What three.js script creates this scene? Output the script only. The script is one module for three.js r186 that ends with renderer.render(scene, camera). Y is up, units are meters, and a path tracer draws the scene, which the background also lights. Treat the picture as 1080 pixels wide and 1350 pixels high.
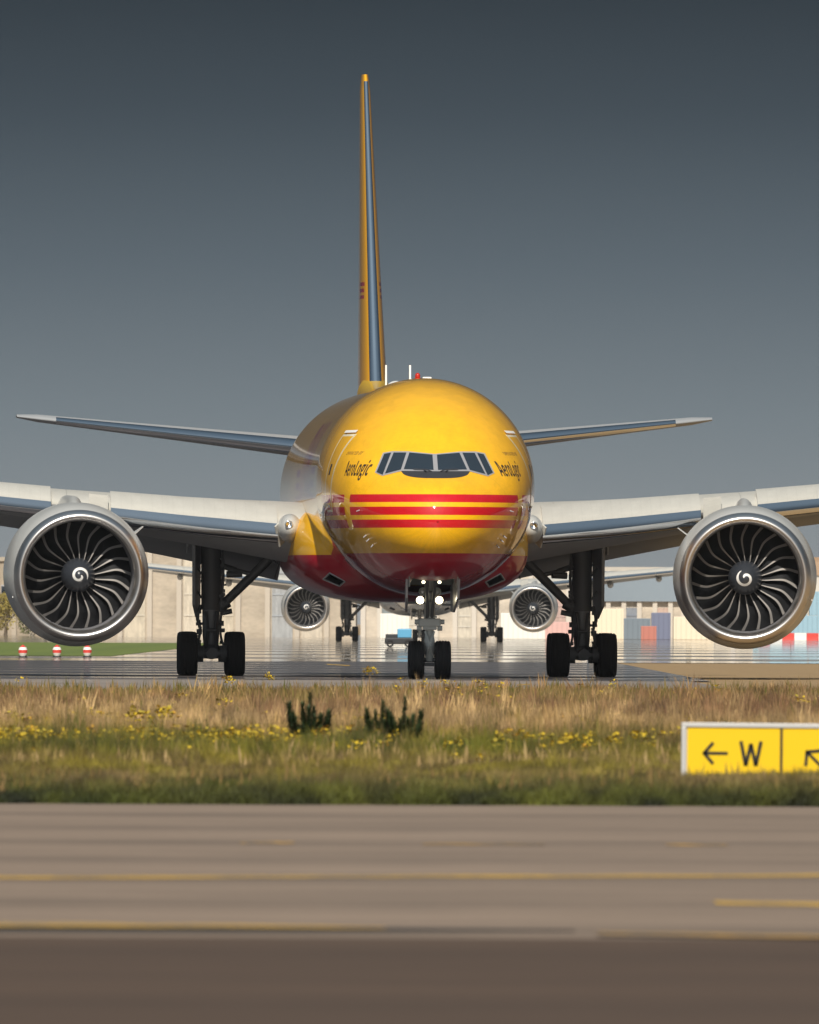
import * as THREE from 'three';
import { mergeGeometries } from 'three/addons/utils/BufferGeometryUtils.js';
import { RoundedBoxGeometry } from 'three/addons/geometries/RoundedBoxGeometry.js';
import { ImprovedNoise } from 'three/addons/math/ImprovedNoise.js';

// ------------------------------------------------------------------ camera, sky, sun, exposure
const scene = new THREE.Scene();
const EYE = 1.57;                       // metres above the ground
const FPX = 25750, HORIZON = 822;       // lens in photo pixels (1080 wide); row of the horizon
const camera = new THREE.PerspectiveCamera(2 * Math.atan(675 / FPX) * 180 / Math.PI, 819 / 1024, 2, 40000);
camera.position.set(0, EYE, 0);
camera.up.set(-0.0040, 1, 0);
camera.lookAt(0, EYE + 1000 * (HORIZON - 675) / FPX, -1000);
camera.focus = 560;
camera.userData.fStop = 12;

const renderer = new THREE.WebGLRenderer({ antialias: true });
renderer.toneMapping = THREE.LinearToneMapping;
renderer.toneMappingExposure = 1.0;
renderer.shadowMap.enabled = true;

const sunAz = -6 * Math.PI / 180, sunEl = 42 * Math.PI / 180;
const sunDir = new THREE.Vector3(Math.sin(sunAz) * Math.cos(sunEl), Math.sin(sunEl), Math.cos(sunAz) * Math.cos(sunEl));
const sun = new THREE.DirectionalLight(new THREE.Color().setRGB(1.0, 0.93, 0.82), 4.6);
sun.name = 'sun';
sun.position.copy(sunDir).multiplyScalar(300).add(new THREE.Vector3(0, 0, -570));
sun.target.position.set(0, 0, -570);
sun.castShadow = true;
sun.shadow.mapSize.set(4096, 4096);
Object.assign(sun.shadow.camera, { left: -60, right: 60, top: 60, bottom: -60, near: 1, far: 900 });
scene.add(sun, sun.target);

const lin = (c) => (c <= 0.04045 ? c / 12.92 : Math.pow((c + 0.055) / 1.055, 2.4));
const srgb = (r, g, b) => [lin(r / 255), lin(g / 255), lin(b / 255)];
{
  // a slate storm sky: pale haze on the horizon, darkening fast upwards, a little bluer and lighter on the sun's side
  const W = 256, H = 4096, data = new Float32Array(W * H * 4);
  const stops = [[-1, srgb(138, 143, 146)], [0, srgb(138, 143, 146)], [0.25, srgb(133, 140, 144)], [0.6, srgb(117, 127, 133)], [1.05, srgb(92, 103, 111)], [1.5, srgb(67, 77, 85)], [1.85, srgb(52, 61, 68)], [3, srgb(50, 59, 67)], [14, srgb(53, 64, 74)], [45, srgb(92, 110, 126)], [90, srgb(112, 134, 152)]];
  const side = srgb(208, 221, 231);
  for (let j = 0; j < H; j++) {
    const el = ((j + 0.5) / H) * 180 - 90;
    let k = 0; while (k < stops.length - 2 && stops[k + 1][0] < el) k++;
    const [e0, a] = stops[k], [e1, b] = stops[k + 1];
    let f = Math.min(1, Math.max(0, (el - e0) / (e1 - e0))); if (e1 < 3) f = f; else f = f * f * (3 - 2 * f);
    const er = el * Math.PI / 180;
    for (let i = 0; i < W; i++) {
      const az = ((i + 0.5) / W) * 2 * Math.PI - Math.PI;      // three.js: u = atan2(z, x) / 2pi + 0.5
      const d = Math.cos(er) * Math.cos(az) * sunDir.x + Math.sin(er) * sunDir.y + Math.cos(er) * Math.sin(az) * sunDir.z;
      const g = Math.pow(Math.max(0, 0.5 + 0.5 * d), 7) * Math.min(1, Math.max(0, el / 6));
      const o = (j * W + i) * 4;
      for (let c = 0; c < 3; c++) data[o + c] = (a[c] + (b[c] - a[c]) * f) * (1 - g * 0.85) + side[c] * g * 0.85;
      data[o + 3] = 1;
    }
  }
  const sky = new THREE.DataTexture(data, W, H, THREE.RGBAFormat, THREE.FloatType);
  sky.mapping = THREE.EquirectangularReflectionMapping;
  sky.colorSpace = THREE.LinearSRGBColorSpace;
  sky.magFilter = sky.minFilter = THREE.LinearFilter;
  sky.needsUpdate = true;
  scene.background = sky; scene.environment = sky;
}

// ------------------------------------------------------------------ helpers
const rng = (seed) => () => { seed |= 0; seed = (seed + 0x6d2b79f5) | 0; let t = Math.imul(seed ^ (seed >>> 15), 1 | seed); t = (t + Math.imul(t ^ (t >>> 7), 61 | t)) ^ t; return ((t ^ (t >>> 14)) >>> 0) / 4294967296; };
const perlin = new ImprovedNoise();
const V = (x, y, z) => new THREE.Vector3(x, y, z);
const mix = (a, b, t) => a + (b - a) * t;
const clamp = (x, a = 0, b = 1) => Math.min(b, Math.max(a, x));
const smooth = (a, b, x) => { const t = clamp((x - a) / (b - a)); return t * t * (3 - 2 * t); };
const rgb = (r, g, b) => new THREE.Color().setRGB(r, g, b);
const std = (c, roughness = 0.6, metalness = 0, more = {}) => new THREE.MeshStandardMaterial({ color: rgb(...c), roughness, metalness, side: THREE.DoubleSide, ...more });
const phys = (c, roughness, metalness, more = {}) => new THREE.MeshPhysicalMaterial({ color: rgb(...c), roughness, metalness, side: THREE.DoubleSide, ...more });
function mesh(name, geometry, material, parent = scene) {
  const g = Array.isArray(geometry) ? merge(geometry) : geometry;
  const m = new THREE.Mesh(g, material); m.name = name; m.castShadow = m.receiveShadow = true; parent.add(m); return m;
}
function merge(list) {
  const gs = list.map((g) => { const n = g.index ? g.toNonIndexed() : g; for (const k of Object.keys(n.attributes)) if (!['position', 'normal', 'uv', 'color'].includes(k)) n.deleteAttribute(k); return n; });
  const all = (k) => gs.every((g) => g.attributes[k]);
  for (const k of ['uv', 'color']) if (!all(k)) gs.forEach((g) => g.deleteAttribute(k));
  return mergeGeometries(gs);
}
const taken = {};
function numbered(name) { const n = taken[name] = (taken[name] ?? -1) + 1; return n ? `${name}_${String(n).padStart(3, '0')}` : name; }
function tag(o, label, category, group) { o.userData.label = label; o.userData.category = category; if (group) o.userData.group = group; return o; }
function thing(name, label, category, [x, y, z] = [0, 0, 0], turn = 0, group) {
  const o = new THREE.Group(); o.name = numbered(name); o.position.set(x, y, z); o.rotation.y = turn; scene.add(o); return tag(o, label, category, group);
}
function part(name, parent) { const g = new THREE.Group(); g.name = name; parent.add(g); return g; }
function struct(name, geometry, material) { const m = mesh(name, geometry, material); m.userData.kind = 'structure'; return m; }
const box = (w, h, d, x = 0, y = 0, z = 0, r = 0) => (r ? new RoundedBoxGeometry(w, h, d, 2, r) : new THREE.BoxGeometry(w, h, d)).translate(x, y, z);
function rod(a, b, r0, r1 = r0, seg = 14) {            // a tapered cylinder between two points
  const d = b.clone().sub(a), g = new THREE.CylinderGeometry(r1, r0, d.length(), seg);
  g.applyQuaternion(new THREE.Quaternion().setFromUnitVectors(V(0, 1, 0), d.clone().normalize()));
  return g.translate((a.x + b.x) / 2, (a.y + b.y) / 2, (a.z + b.z) / 2);
}
function bar(a, b, w, t) {                            // a flat bar between two points
  const d = b.clone().sub(a), g = new RoundedBoxGeometry(w, d.length(), t, 2, Math.min(w, t) * 0.25);
  g.applyQuaternion(new THREE.Quaternion().setFromUnitVectors(V(0, 1, 0), d.clone().normalize()));
  return g.translate((a.x + b.x) / 2, (a.y + b.y) / 2, (a.z + b.z) / 2);
}
const tube = (pts, r, seg = 24, rs = 6) => new THREE.TubeGeometry(new THREE.CatmullRomCurve3(pts), seg, r, rs);
function grid(nu, nv, fn, keep) {                      // fn(u, v) -> { p, uv }
  const pos = [], uv = [], idx = [];
  for (let j = 0; j <= nv; j++) for (let i = 0; i <= nu; i++) {
    const q = fn(i / nu, j / nv), p = q.p ?? q; pos.push(p.x, p.y, p.z); uv.push(...(q.uv ?? [i / nu, j / nv]));
  }
  for (let j = 0; j < nv; j++) for (let i = 0; i < nu; i++) {
    if (keep && !keep((i + 0.5) / nu, (j + 0.5) / nv)) continue;
    const a = j * (nu + 1) + i, b = a + 1, c = a + nu + 1, d = c + 1; idx.push(a, b, d, a, d, c);
  }
  const g = new THREE.BufferGeometry();
  g.setAttribute('position', new THREE.Float32BufferAttribute(pos, 3)); g.setAttribute('uv', new THREE.Float32BufferAttribute(uv, 2));
  g.setIndex(idx); g.computeVertexNormals(); return g;
}
function weld(g, nu, nv) {                             // equal normals on both sides of a seam in u
  const n = g.attributes.normal;
  for (let j = 0; j <= nv; j++) {
    const a = j * (nu + 1), b = a + nu, v = V(n.getX(a) + n.getX(b), n.getY(a) + n.getY(b), n.getZ(a) + n.getZ(b)).normalize();
    n.setXYZ(a, v.x, v.y, v.z); n.setXYZ(b, v.x, v.y, v.z);
  }
  return g;
}
function revolve(profile, seg = 64, a0 = 0, a1 = Math.PI * 2) { // profile of [z, r] round the z axis
  const n = profile.length - 1;
  const g = grid(seg, n, (u, v) => { const [z, r] = profile[Math.round(v * n)], a = a0 + (a1 - a0) * u; return { p: V(r * Math.cos(a), r * Math.sin(a), z), uv: [u, v] }; });
  return a1 - a0 > 6.28 ? weld(g, seg, n) : g;
}
function curve(table) {                               // smooth interpolation of [[x, y], ...] (monotone cubic)
  const n = table.length, x = table.map((a) => a[0]), y = table.map((a) => a[1]), d = [], m = [];
  for (let i = 0; i < n - 1; i++) d.push((y[i + 1] - y[i]) / (x[i + 1] - x[i]));
  m.push(d[0]); for (let i = 1; i < n - 1; i++) m.push(d[i - 1] * d[i] <= 0 ? 0 : (2 * d[i - 1] * d[i]) / (d[i - 1] + d[i])); m.push(d[n - 2]);
  return (t) => {
    if (t <= x[0]) return y[0]; if (t >= x[n - 1]) return y[n - 1];
    let i = 0; while (x[i + 1] < t) i++;
    const h = x[i + 1] - x[i], s = (t - x[i]) / h, s2 = s * s, s3 = s2 * s;
    return y[i] * (2 * s3 - 3 * s2 + 1) + h * m[i] * (s3 - 2 * s2 + s) + y[i + 1] * (3 * s2 - 2 * s3) + h * m[i + 1] * (s3 - s2);
  };
}
const xAt = (px, d) => ((px - 540) / FPX) * d;         // where a photo column lies at a distance
const groundRow = (d) => HORIZON + (EYE * FPX) / d;
const hAt = (py, d) => ((groundRow(d) - py) * d) / FPX; // height above the ground of a photo row at a distance
function texture(w, h, fn, { srgbOut = true, repeat } = {}) {
  const data = new Uint8Array(w * h * 4);
  for (let j = 0; j < h; j++) for (let i = 0; i < w; i++) {
    const c = fn(i, j), o = (j * w + i) * 4;
    data[o] = clamp(c[0], 0, 255); data[o + 1] = clamp(c[1], 0, 255); data[o + 2] = clamp(c[2], 0, 255); data[o + 3] = c[3] ?? 255;
  }
  const t = new THREE.DataTexture(data, w, h); t.magFilter = THREE.LinearFilter; t.minFilter = THREE.LinearMipmapLinearFilter;
  t.wrapS = t.wrapT = THREE.RepeatWrapping; if (srgbOut) t.colorSpace = THREE.SRGBColorSpace; if (repeat) t.repeat.set(...repeat);
  t.needsUpdate = true; return t;
}
// tileable value noise
function tileNoise(n, seed) {
  const r = rng(seed), g = Float32Array.from({ length: n * n }, () => r());
  return (u, v) => {
    const x = u * n, y = v * n, i = Math.floor(x), j = Math.floor(y), fx = x - i, fy = y - j, sx = fx * fx * (3 - 2 * fx), sy = fy * fy * (3 - 2 * fy);
    const at = (a, b) => g[(((b % n) + n) % n) * n + (((a % n) + n) % n)];
    return mix(mix(at(i, j), at(i + 1, j), sx), mix(at(i, j + 1), at(i + 1, j + 1), sx), sy);
  };
}

// ------------------------------------------------------------------ ground, runway, taxiway, apron
function sheet(x0, x1, d0, d1, y, scaleU = 1, scaleV = 1) { // level sheet between two distances, uv in metres times scale
  const g = new THREE.BufferGeometry();
  g.setAttribute('position', new THREE.Float32BufferAttribute([x0, y, -d0, x1, y, -d0, x1, y, -d1, x0, y, -d1], 3));
  g.setAttribute('normal', new THREE.Float32BufferAttribute([0, 1, 0, 0, 1, 0, 0, 1, 0, 0, 1, 0], 3));
  g.setAttribute('uv', new THREE.Float32BufferAttribute([x0 * scaleU, -d0 * scaleV, x1 * scaleU, -d0 * scaleV, x1 * scaleU, -d1 * scaleV, x0 * scaleU, -d1 * scaleV], 2));
  g.setIndex([0, 1, 2, 0, 2, 3]); return g;
}
// hot, worn concrete: smooth and rough streaks
const sheenMap = (() => { const a = tileNoise(10, 57), b = tileNoise(50, 58), l = tileNoise(4, 59); return texture(512, 512, (i, j) => { const u = i / 512, v = j / 512, n = a(l(u, v) * 0.2, v) * 0.5 + b(u, v) * 0.3 + a(u, v) * 0.2, k = 5 + 40 * smooth(0.45, 0.8, n); return [k, k, k]; }, { srgbOut: false }); })();
const laneSheen = (() => { const a = tileNoise(14, 157), b = tileNoise(60, 158), l = tileNoise(4, 159), w = tileNoise(7, 160); return texture(512, 512, (i, j) => { const u = i / 512, v = j / 512, n = a(l(u, v) * 0.25, v) * 0.55 + b(u, v) * 0.15 + w(u, v) * 0.35, k = 8 + 110 * smooth(0.42, 0.6, n); return [k, k, k]; }, { srgbOut: false }); })();
const asphaltMap = (seed, base, amp, stretch = 1) => {
  const a = tileNoise(6, seed), b = tileNoise(24, seed + 1), c = tileNoise(96, seed + 2), r = rng(seed + 3), st = tileNoise(40, seed + 5), s2 = tileNoise(14, seed + 6);
  const row = tileNoise(3, seed + 8), row2 = tileNoise(5, seed + 9);
  return texture(1024, 1024, (i, j) => {
    const u = i / 1024, v = j / 1024;
    let n = (a(u, v) - 0.5) * 0.7 + (b(u, v) - 0.5) * 0.6 + (c(u, v) - 0.5) * 0.5 + (r() - 0.5) * 0.5;
    n += (st(row(u, v) * 0.1 + 0.3, v) - 0.5) * 0.7 * stretch + (s2(row2(u, v) * 0.3, v) - 0.5) * 0.8 * stretch;     // wear that runs along the pavement
    const k = 1 + n * amp; return [base[0] * k, base[1] * k, base[2] * k];
  });
};
const soilMap = (() => {
  const a = tileNoise(8, 31), b = tileNoise(40, 32), c = tileNoise(160, 33);
  return texture(1024, 1024, (i, j) => { const u = i / 1024, v = j / 1024, n = a(u, v) * 0.5 + b(u, v) * 0.3 + c(u, v) * 0.4; return [150 + 60 * (n - 0.6), 124 + 52 * (n - 0.6), 88 + 36 * (n - 0.6)]; });
})();
struct('ground', sheet(-15000, 15000, -600, 30000, -0.02, 0.05, 0.05), std([1, 1, 1], 1, 0, { map: soilMap }));
const meadowMap = (() => {
  const a = tileNoise(8, 41), b = tileNoise(60, 42), r = rng(43);
  return texture(512, 512, (i, j) => { const n = a(i / 512, j / 512) * 0.5 + b(i / 512, j / 512) * 0.35 + r() * 0.3; return [104 + 50 * (n - 0.5), 92 + 45 * (n - 0.5), 52 + 30 * (n - 0.5)]; });
})();
struct('grass_verge', sheet(-60, 60, 168.6, 410, -0.004, 0.2, 0.2), std([1, 1, 1], 1, 0, { map: meadowMap }));
struct('runway', sheet(-220, 220, 20, 168.8, 0, 0.02, 0.05), std([1, 1, 1], 0.86, 0, { map: asphaltMap(51, [130, 113, 98], 0.2, 0.25) }));
struct('runway_fade_strip', sheet(-220, 220, 20, 97.2, 0.005, 0.03, 0.08), std([1, 1, 1], 0.86, 0, { map: asphaltMap(61, [80, 63, 50], 0.13, 0.4) }));  // added strip; lens darkening of the foreground is put into its asphalt colour
const taxiMap = asphaltMap(71, [146, 135, 126], 0.2, 0.5);
struct('taxiway', sheet(-260, xAt(900, 560), 408, 660, 0, 0.02, 0.03), std([1, 1, 1], 0.5, 0, { map: taxiMap }));
struct('taxiway_lane', sheet(-260, xAt(900, 600), 540, 800, 0.006, 0.02, 0.03), std([1, 1, 1], 1, 0, { roughnessMap: laneSheen, map: asphaltMap(81, [80, 76, 76], 0.4) }));
struct('apron', sheet(-900, 1200, 800, 2600, 0, 0.01, 0.01), std([1, 1, 1], 1, 0, { roughnessMap: sheenMap, map: asphaltMap(91, [190, 174, 154], 0.14) }));
struct('grass_field', sheet(-420, xAt(185, 1000), 905, 1500, 0.012, 0.05, 0.05), std([1, 1, 1], 1, 0, { map: (() => { const a = tileNoise(10, 44), b = tileNoise(90, 45); return texture(512, 512, (i, j) => { const n = a(i / 512, j / 512) * 0.6 + b(i / 512, j / 512) * 0.5; return [96 + 50 * (n - 0.5), 110 + 40 * (n - 0.5), 44 + 20 * (n - 0.5)]; }); })() }));

// painted markings: strips with worn, broken paint
const wornPaint = (c, seed, wear) => {
  const a = tileNoise(30, seed), b = tileNoise(120, seed + 1), l = tileNoise(6, seed + 2);
  return std([1, 1, 1], 0.75, 0, { map: texture(512, 512, (i, j) => { const u = i / 512, v = j / 512, n = a(u, v) * 0.4 + b(u, v) * 0.4 + l(u, v) * 0.4, t = smooth(wear, wear + 0.16, n); return [mix(c[0], 122, t), mix(c[1], 108, t), mix(c[2], 94, t)]; }) });
};
function strip(name, pts, y, material, scale = 0.1) {   // pts: [photo column, distance, width in metres] along the marking
  const n = pts.length - 1;
  const g = grid(1, n, (u, v) => { const [px, d, w] = pts[Math.round(v * n)]; const x = xAt(px, d); return { p: V(x, y, -(d + (u - 0.5) * w)), uv: [x * scale, u * 0.3 + v] }; });
  return struct(name, g, material);
}
const yellowPaint = wornPaint([206, 162, 62], 101, 0.56), fadedPaint = wornPaint([196, 150, 70], 111, 0.5), blackPaint = std([0.02, 0.02, 0.02], 0.8);
strip('yellow_marking', [[-500, 119.2, 1.3], [0, 119.8, 1.3], [540, 121, 1.3], [1080, 122.4, 1.2], [1600, 123.6, 1.2]], 0.004, yellowPaint);
strip('black_marking', [[-500, 99.6, 2.9], [0, 100.2, 2.6], [300, 100, 2.0], [500, 99.9, 1.3], [760, 99.9, 0.4]], 0.004, blackPaint);
strip('yellow_marking', [[-500, 100.8, 1.5], [0, 100.9, 1.4], [300, 100.6, 1.0], [420, 100.4, 0.6], [510, 100.2, 0.25]], 0.009, yellowPaint);
strip('yellow_marking', [[945, 110.2, 1.3], [1080, 109.6, 1.3], [1300, 109, 1.3]], 0.004, yellowPaint);
strip('faded_marking', [[320, 139.4, 1.2], [390, 139.4, 1.2]], 0.004, fadedPaint);
strip('faded_marking', [[560, 139, 1.0], [720, 139, 1.0]], 0.004, fadedPaint);
strip('faded_marking', [[880, 139, 1.0], [960, 139, 1.0]], 0.004, fadedPaint);
strip('faded_marking', [[790, 98.6, 0.9], [1080, 98, 1.0], [1400, 97.6, 1.0]], 0.010, fadedPaint);
strip('yellow_marking', [[682, 500, 6], [700, 510, 6]], 0.004, yellowPaint);
strip('yellow_marking', [[432, 742, 10], [462, 720, 10]], 0.012, yellowPaint);

// ------------------------------------------------------------------ the wide-body freighter
const CY = 5.46;                                       // height of the fuselage axis
const Z = (s) => 26 - s;                               // station (metres aft of the nose) to local z; origin under the wing
const q = (t) => t.map(([s, y]) => [Math.sqrt(s), y]);
const topC = curve(q([[0, -1.05], [0.1, -0.57], [0.25, -0.34], [0.5, -0.12], [1, 0.14], [1.5, 0.34], [2, 0.57], [2.5, 0.83], [3, 1.14], [3.5, 1.45], [4, 1.73], [5, 2.2], [6, 2.55], [7, 2.8], [8, 2.96], [9, 3.05], [10.5, 3.1], [48, 3.1], [53, 2.9], [58, 2.35], [63.7, 1.55]]));
const botC = curve(q([[0, -1.05], [0.1, -1.47], [0.25, -1.7], [0.5, -1.93], [1, -2.18], [2, -2.48], [3, -2.68], [5, -2.93], [7, -3.05], [9, -3.1], [42, -3.1], [46, -2.75], [50, -1.9], [54, -0.8], [58, 0.2], [62, 1.0], [63.7, 1.2]]));
const widC = curve(q([[0, 0], [0.1, 0.5], [0.25, 0.79], [0.5, 1.09], [1, 1.49], [1.5, 1.78], [2, 2.02], [3, 2.38], [4, 2.62], [5, 2.79], [6, 2.91], [8, 3.05], [10.5, 3.1], [44, 3.1], [50, 2.5], [56, 1.6], [60, 0.9], [63.7, 0.14]]));
const midC = curve(q([[0, -1.05], [0.5, -0.96], [1, -0.86], [2, -0.66], [4, -0.36], [6, -0.16], [8, -0.05], [10.5, 0], [44, 0], [54, 0.7], [63.7, 1.37]]));
const sec = (s) => { const t = Math.sqrt(s); return { top: topC(t), bot: botC(t), w: widC(t), mid: midC(t) }; };
function skin(s, th) { const c = sec(s), sn = Math.sin(th); return V(c.w * Math.cos(th), CY + c.mid + (sn > 0 ? c.top - c.mid : c.mid - c.bot) * sn, Z(s)); }
function skinN(s, th) {
  const e = 0.01, a = skin(s + e, th).sub(skin(Math.max(s - e, 0.0002), th)), b = skin(s, th + e).sub(skin(s, th - e)); const n = b.cross(a).normalize();
  return n.x * Math.cos(th) + n.y * Math.sin(th) < 0 ? n.negate() : n;
}
const thetaAt = (s, y, side) => { const c = sec(s), k = clamp(y > c.mid ? (y - c.mid) / (c.top - c.mid) : (y - c.mid) / (c.mid - c.bot), -1, 1), t = Math.asin(k); return side > 0 ? t : Math.PI - t; };
function noseS(x, y) {                                 // station where the skin passes through (x, y) of the front view
  const f = (s) => { const c = sec(s), h = y > c.mid ? c.top - c.mid : c.mid - c.bot; return (x / c.w) ** 2 + ((y - c.mid) / h) ** 2 - 1; };
  let a = 0.001, b = 11; for (let i = 0; i < 50; i++) { const m = (a + b) / 2; if (f(m) > 0) a = m; else b = m; } return (a + b) / 2;
}
const sOfV = (v) => 63.7 * Math.pow(v, 2.2), vOfS = (s) => Math.pow(s / 63.7, 1 / 2.2);
const uvOf = (s, th) => [((th / (2 * Math.PI)) % 1 + 1) % 1, vOfS(s)];
function onNose(x, y, off) { const s = noseS(x, y), c = sec(s), th = Math.atan2((y - c.mid) / (y > c.mid ? c.top - c.mid : c.mid - c.bot), x / c.w); return skin(s, th).addScaledVector(skinN(s, th), off); }
function nosePatch(quad, off, n = 6) {                 // quad: corners in the front view, [inner top, outer top, outer bottom, inner bottom]
  return grid(n, n, (u, v) => { const p = (k) => mix(mix(quad[0][k], quad[1][k], u), mix(quad[3][k], quad[2][k], u), v); return onNose(p(0), p(1), off); });
}
function skinPatch(s0, s1, y0, y1, side, off, nu = 8, nv = 16) { // a piece of the skin seen from the side
  return grid(nu, nv, (u, v) => { const s = mix(s0, s1, u), th = thetaAt(s, mix(y0, y1, v), side); return { p: skin(s, th).addScaledVector(skinN(s, th), off), uv: uvOf(s, th) }; });
}

const RED_LINE = -1.92;
function lettering(w, h, draw) { const c = document.createElement('canvas'); c.width = w; c.height = h; const g = c.getContext('2d'); g.fillStyle = '#000'; g.fillRect(0, 0, w, h); g.fillStyle = '#fff'; draw(g); const d = g.getImageData(0, 0, w, h).data; return (u, v) => (u < 0 || u > 1 || v < 0 || v > 1 ? 0 : d[(Math.min(h - 1, Math.floor(v * h)) * w + Math.min(w - 1, Math.floor(u * w))) * 4] / 255); }
function fitText(g, text, font, x, y, w, h) { g.save(); g.font = font; g.textBaseline = 'alphabetic'; const m = g.measureText(text); g.translate(x, y); g.scale(w / m.width, h / (m.actualBoundingBoxAscent || 60)); g.fillText(text, 0, 0); g.restore(); }
const operatorName = lettering(768, 256, (g) => fitText(g, 'AeroLogic', 'bold 100px sans-serif', 8, 186, 752, 172));
const smallName = lettering(512, 64, (g) => fitText(g, 'OPERATED BY', 'bold 60px sans-serif', 4, 56, 504, 48));
const bigLogo = lettering(1024, 256, (g) => {
  fitText(g, 'DHL', 'italic bold 200px sans-serif', 230, 226, 560, 190);
  for (let k = 0; k < 3; k++) { const y = 150 + k * 32; g.fillRect(6 + k * 8, y, 200 - k * 4, 18); g.fillRect(800 - k * 8, y, 210, 18); }
});
const skinMap = (livery) => {
  const W = 2048, H = 2048, data = new Uint8Array(W * H * 4);
  const yellow = livery ? [243, 181, 4] : [226, 224, 220], red = livery ? [186, 0, 38] : [150, 156, 164], ink = [38, 22, 16], pale = [250, 238, 206], seam = [196, 150, 20];
  const g0 = noseS(2.37, -0.6), g1 = noseS(2.50, -0.6);
  const n0 = noseS(1.80, 0.42), n1 = noseS(2.46, 0.42);
  const streak = tileNoise(64, 7), fine = tileNoise(200, 8);
  for (let j = 0; j < H; j++) {
    const s = sOfV((j + 0.5) / H), c = sec(s);
    for (let i = 0; i < W; i++) {
      const th = ((i + 0.5) / W) * 2 * Math.PI, sn = Math.sin(th), left = Math.cos(th) < 0;
      const y = c.mid + (sn > 0 ? c.top - c.mid : c.mid - c.bot) * sn;
      let col = y < RED_LINE ? red : yellow;
      if (livery) {
        if (s < 7.4 && !(s > g0 && s < g1)) for (const [a, b] of [[-0.27, -0.49], [-0.62, -0.85], [-0.98, -1.21]]) if (y < a && y > b) col = [196, 12, 24];
        let t = (s - 0.75 * (y - 0.42) - n0) / (n1 - n0); if (left) t = 1 - t;
        if (operatorName(t, (0.74 - y) / 0.66) > 0.5) col = ink;
        t = (s - noseS(1.98, 0.9)) / (noseS(2.4, 0.9) - noseS(1.98, 0.9)); if (left) t = 1 - t;
        if (smallName(t, (0.97 - y) / 0.13) > 0.5) col = [150, 105, 20];
        t = (s - 12) / 17; if (left) t = 1 - t;
        if (bigLogo(t, (2.35 - y) / 3.0) > 0.5) col = [190, 10, 24];
        // white outline round the forward door
        const e = Math.min(Math.abs(s - 5.25), Math.abs(s - 6.35)), f = Math.min(Math.abs(y - 1.42), Math.abs(y + 0.72));
        if ((e < 0.05 && y < 1.44 && y > -0.74) || (f < 0.035 && s > 5.22 && s < 6.38)) col = pale;
        if (Math.abs(s - 2.15) < 0.006 || Math.abs(s - 8.4) < 0.008 || Math.abs(s - 11.2) < 0.01) col = col.map((k) => k * 0.86);
      } else if (s > 20 && (s % 3.2) < 0.02) col = seam.map(() => 190);
      const k = 1 + (streak(i / W, (s / 64) * 3) - 0.5) * 0.05 + (fine(i / W, s / 16) - 0.5) * 0.04;
      const o = (j * W + i) * 4; data[o] = clamp(col[0] * k, 0, 255); data[o + 1] = clamp(col[1] * k, 0, 255); data[o + 2] = clamp(col[2] * k, 0, 255); data[o + 3] = 255;
    }
  }
  const t = new THREE.DataTexture(data, W, H); t.colorSpace = THREE.SRGBColorSpace; t.magFilter = THREE.LinearFilter; t.wrapS = THREE.RepeatWrapping; t.needsUpdate = true; return t;
};
const finMap = (() => {                                 // uv: along the chord, up the span
  const W = 512, H = 1024;
  return texture(W, H, (i, j) => { const u = i / W, v = j / H; const t = bigLogo((u - 0.06) / 0.9, (0.475 - v) / 0.15); return t > 0.5 ? [176, 10, 24] : [236, 170, 8]; });
})();
const panelMap = (() => { const a = tileNoise(6, 271), b = tileNoise(50, 272), c = tileNoise(14, 273); const m = texture(512, 1024, (i, j) => { const u = i / 512, v = j / 1024; let n = 228 + 7 * (a(u, v) - 0.5) + 7 * (b(u, v) - 0.5); if (j % 256 < 2) n *= 0.8; return [n, n, n * 0.985]; }); m.repeat.set(1, 4); return m; })();
const M = {
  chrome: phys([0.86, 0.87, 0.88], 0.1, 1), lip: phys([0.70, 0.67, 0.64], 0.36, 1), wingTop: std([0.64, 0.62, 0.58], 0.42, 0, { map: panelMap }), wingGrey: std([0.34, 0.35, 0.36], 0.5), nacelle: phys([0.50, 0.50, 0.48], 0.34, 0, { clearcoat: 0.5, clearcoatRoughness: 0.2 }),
  glass: phys([0.015, 0.022, 0.03], 0.04, 0, { clearcoat: 1 }), frame: std([0.42, 0.41, 0.42], 0.4, 0.3), antiglare: std([0.03, 0.03, 0.035], 0.6),
  rubber: std([0.012, 0.012, 0.013], 0.75), hub: std([0.35, 0.35, 0.36], 0.5, 0.3), strut: std([0.30, 0.31, 0.32], 0.45, 0.2), darkMetal: std([0.13, 0.135, 0.14], 0.5, 0.2), noseStrut: std([0.62, 0.64, 0.61], 0.42, 0), oleo: phys([0.8, 0.8, 0.8], 0.15, 1),
  spinner: phys([0.035, 0.04, 0.05], 0.28, 0, { clearcoat: 0.5 }), white: std([0.8, 0.79, 0.76], 0.5), duct: std([0.17, 0.17, 0.18], 0.7), bay: std([0.34, 0.35, 0.33], 0.8), blade: std([1, 1, 1], 0.42, 0.1, { vertexColors: true }),
  beacon: phys([0.5, 0.02, 0.01], 0.2, 0), lens: phys([0.6, 0.62, 0.62], 0.1, 0, { clearcoat: 1 }), lit: new THREE.MeshStandardMaterial({ color: 0xffffff, emissive: rgb(1, 0.86, 0.55), emissiveIntensity: 9 }), litSmall: new THREE.MeshStandardMaterial({ color: 0xffffff, emissive: rgb(1, 0.9, 0.6), emissiveIntensity: 5 }),
  bolt: std([0.5, 0.5, 0.5], 0.4, 0.6),
};

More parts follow.
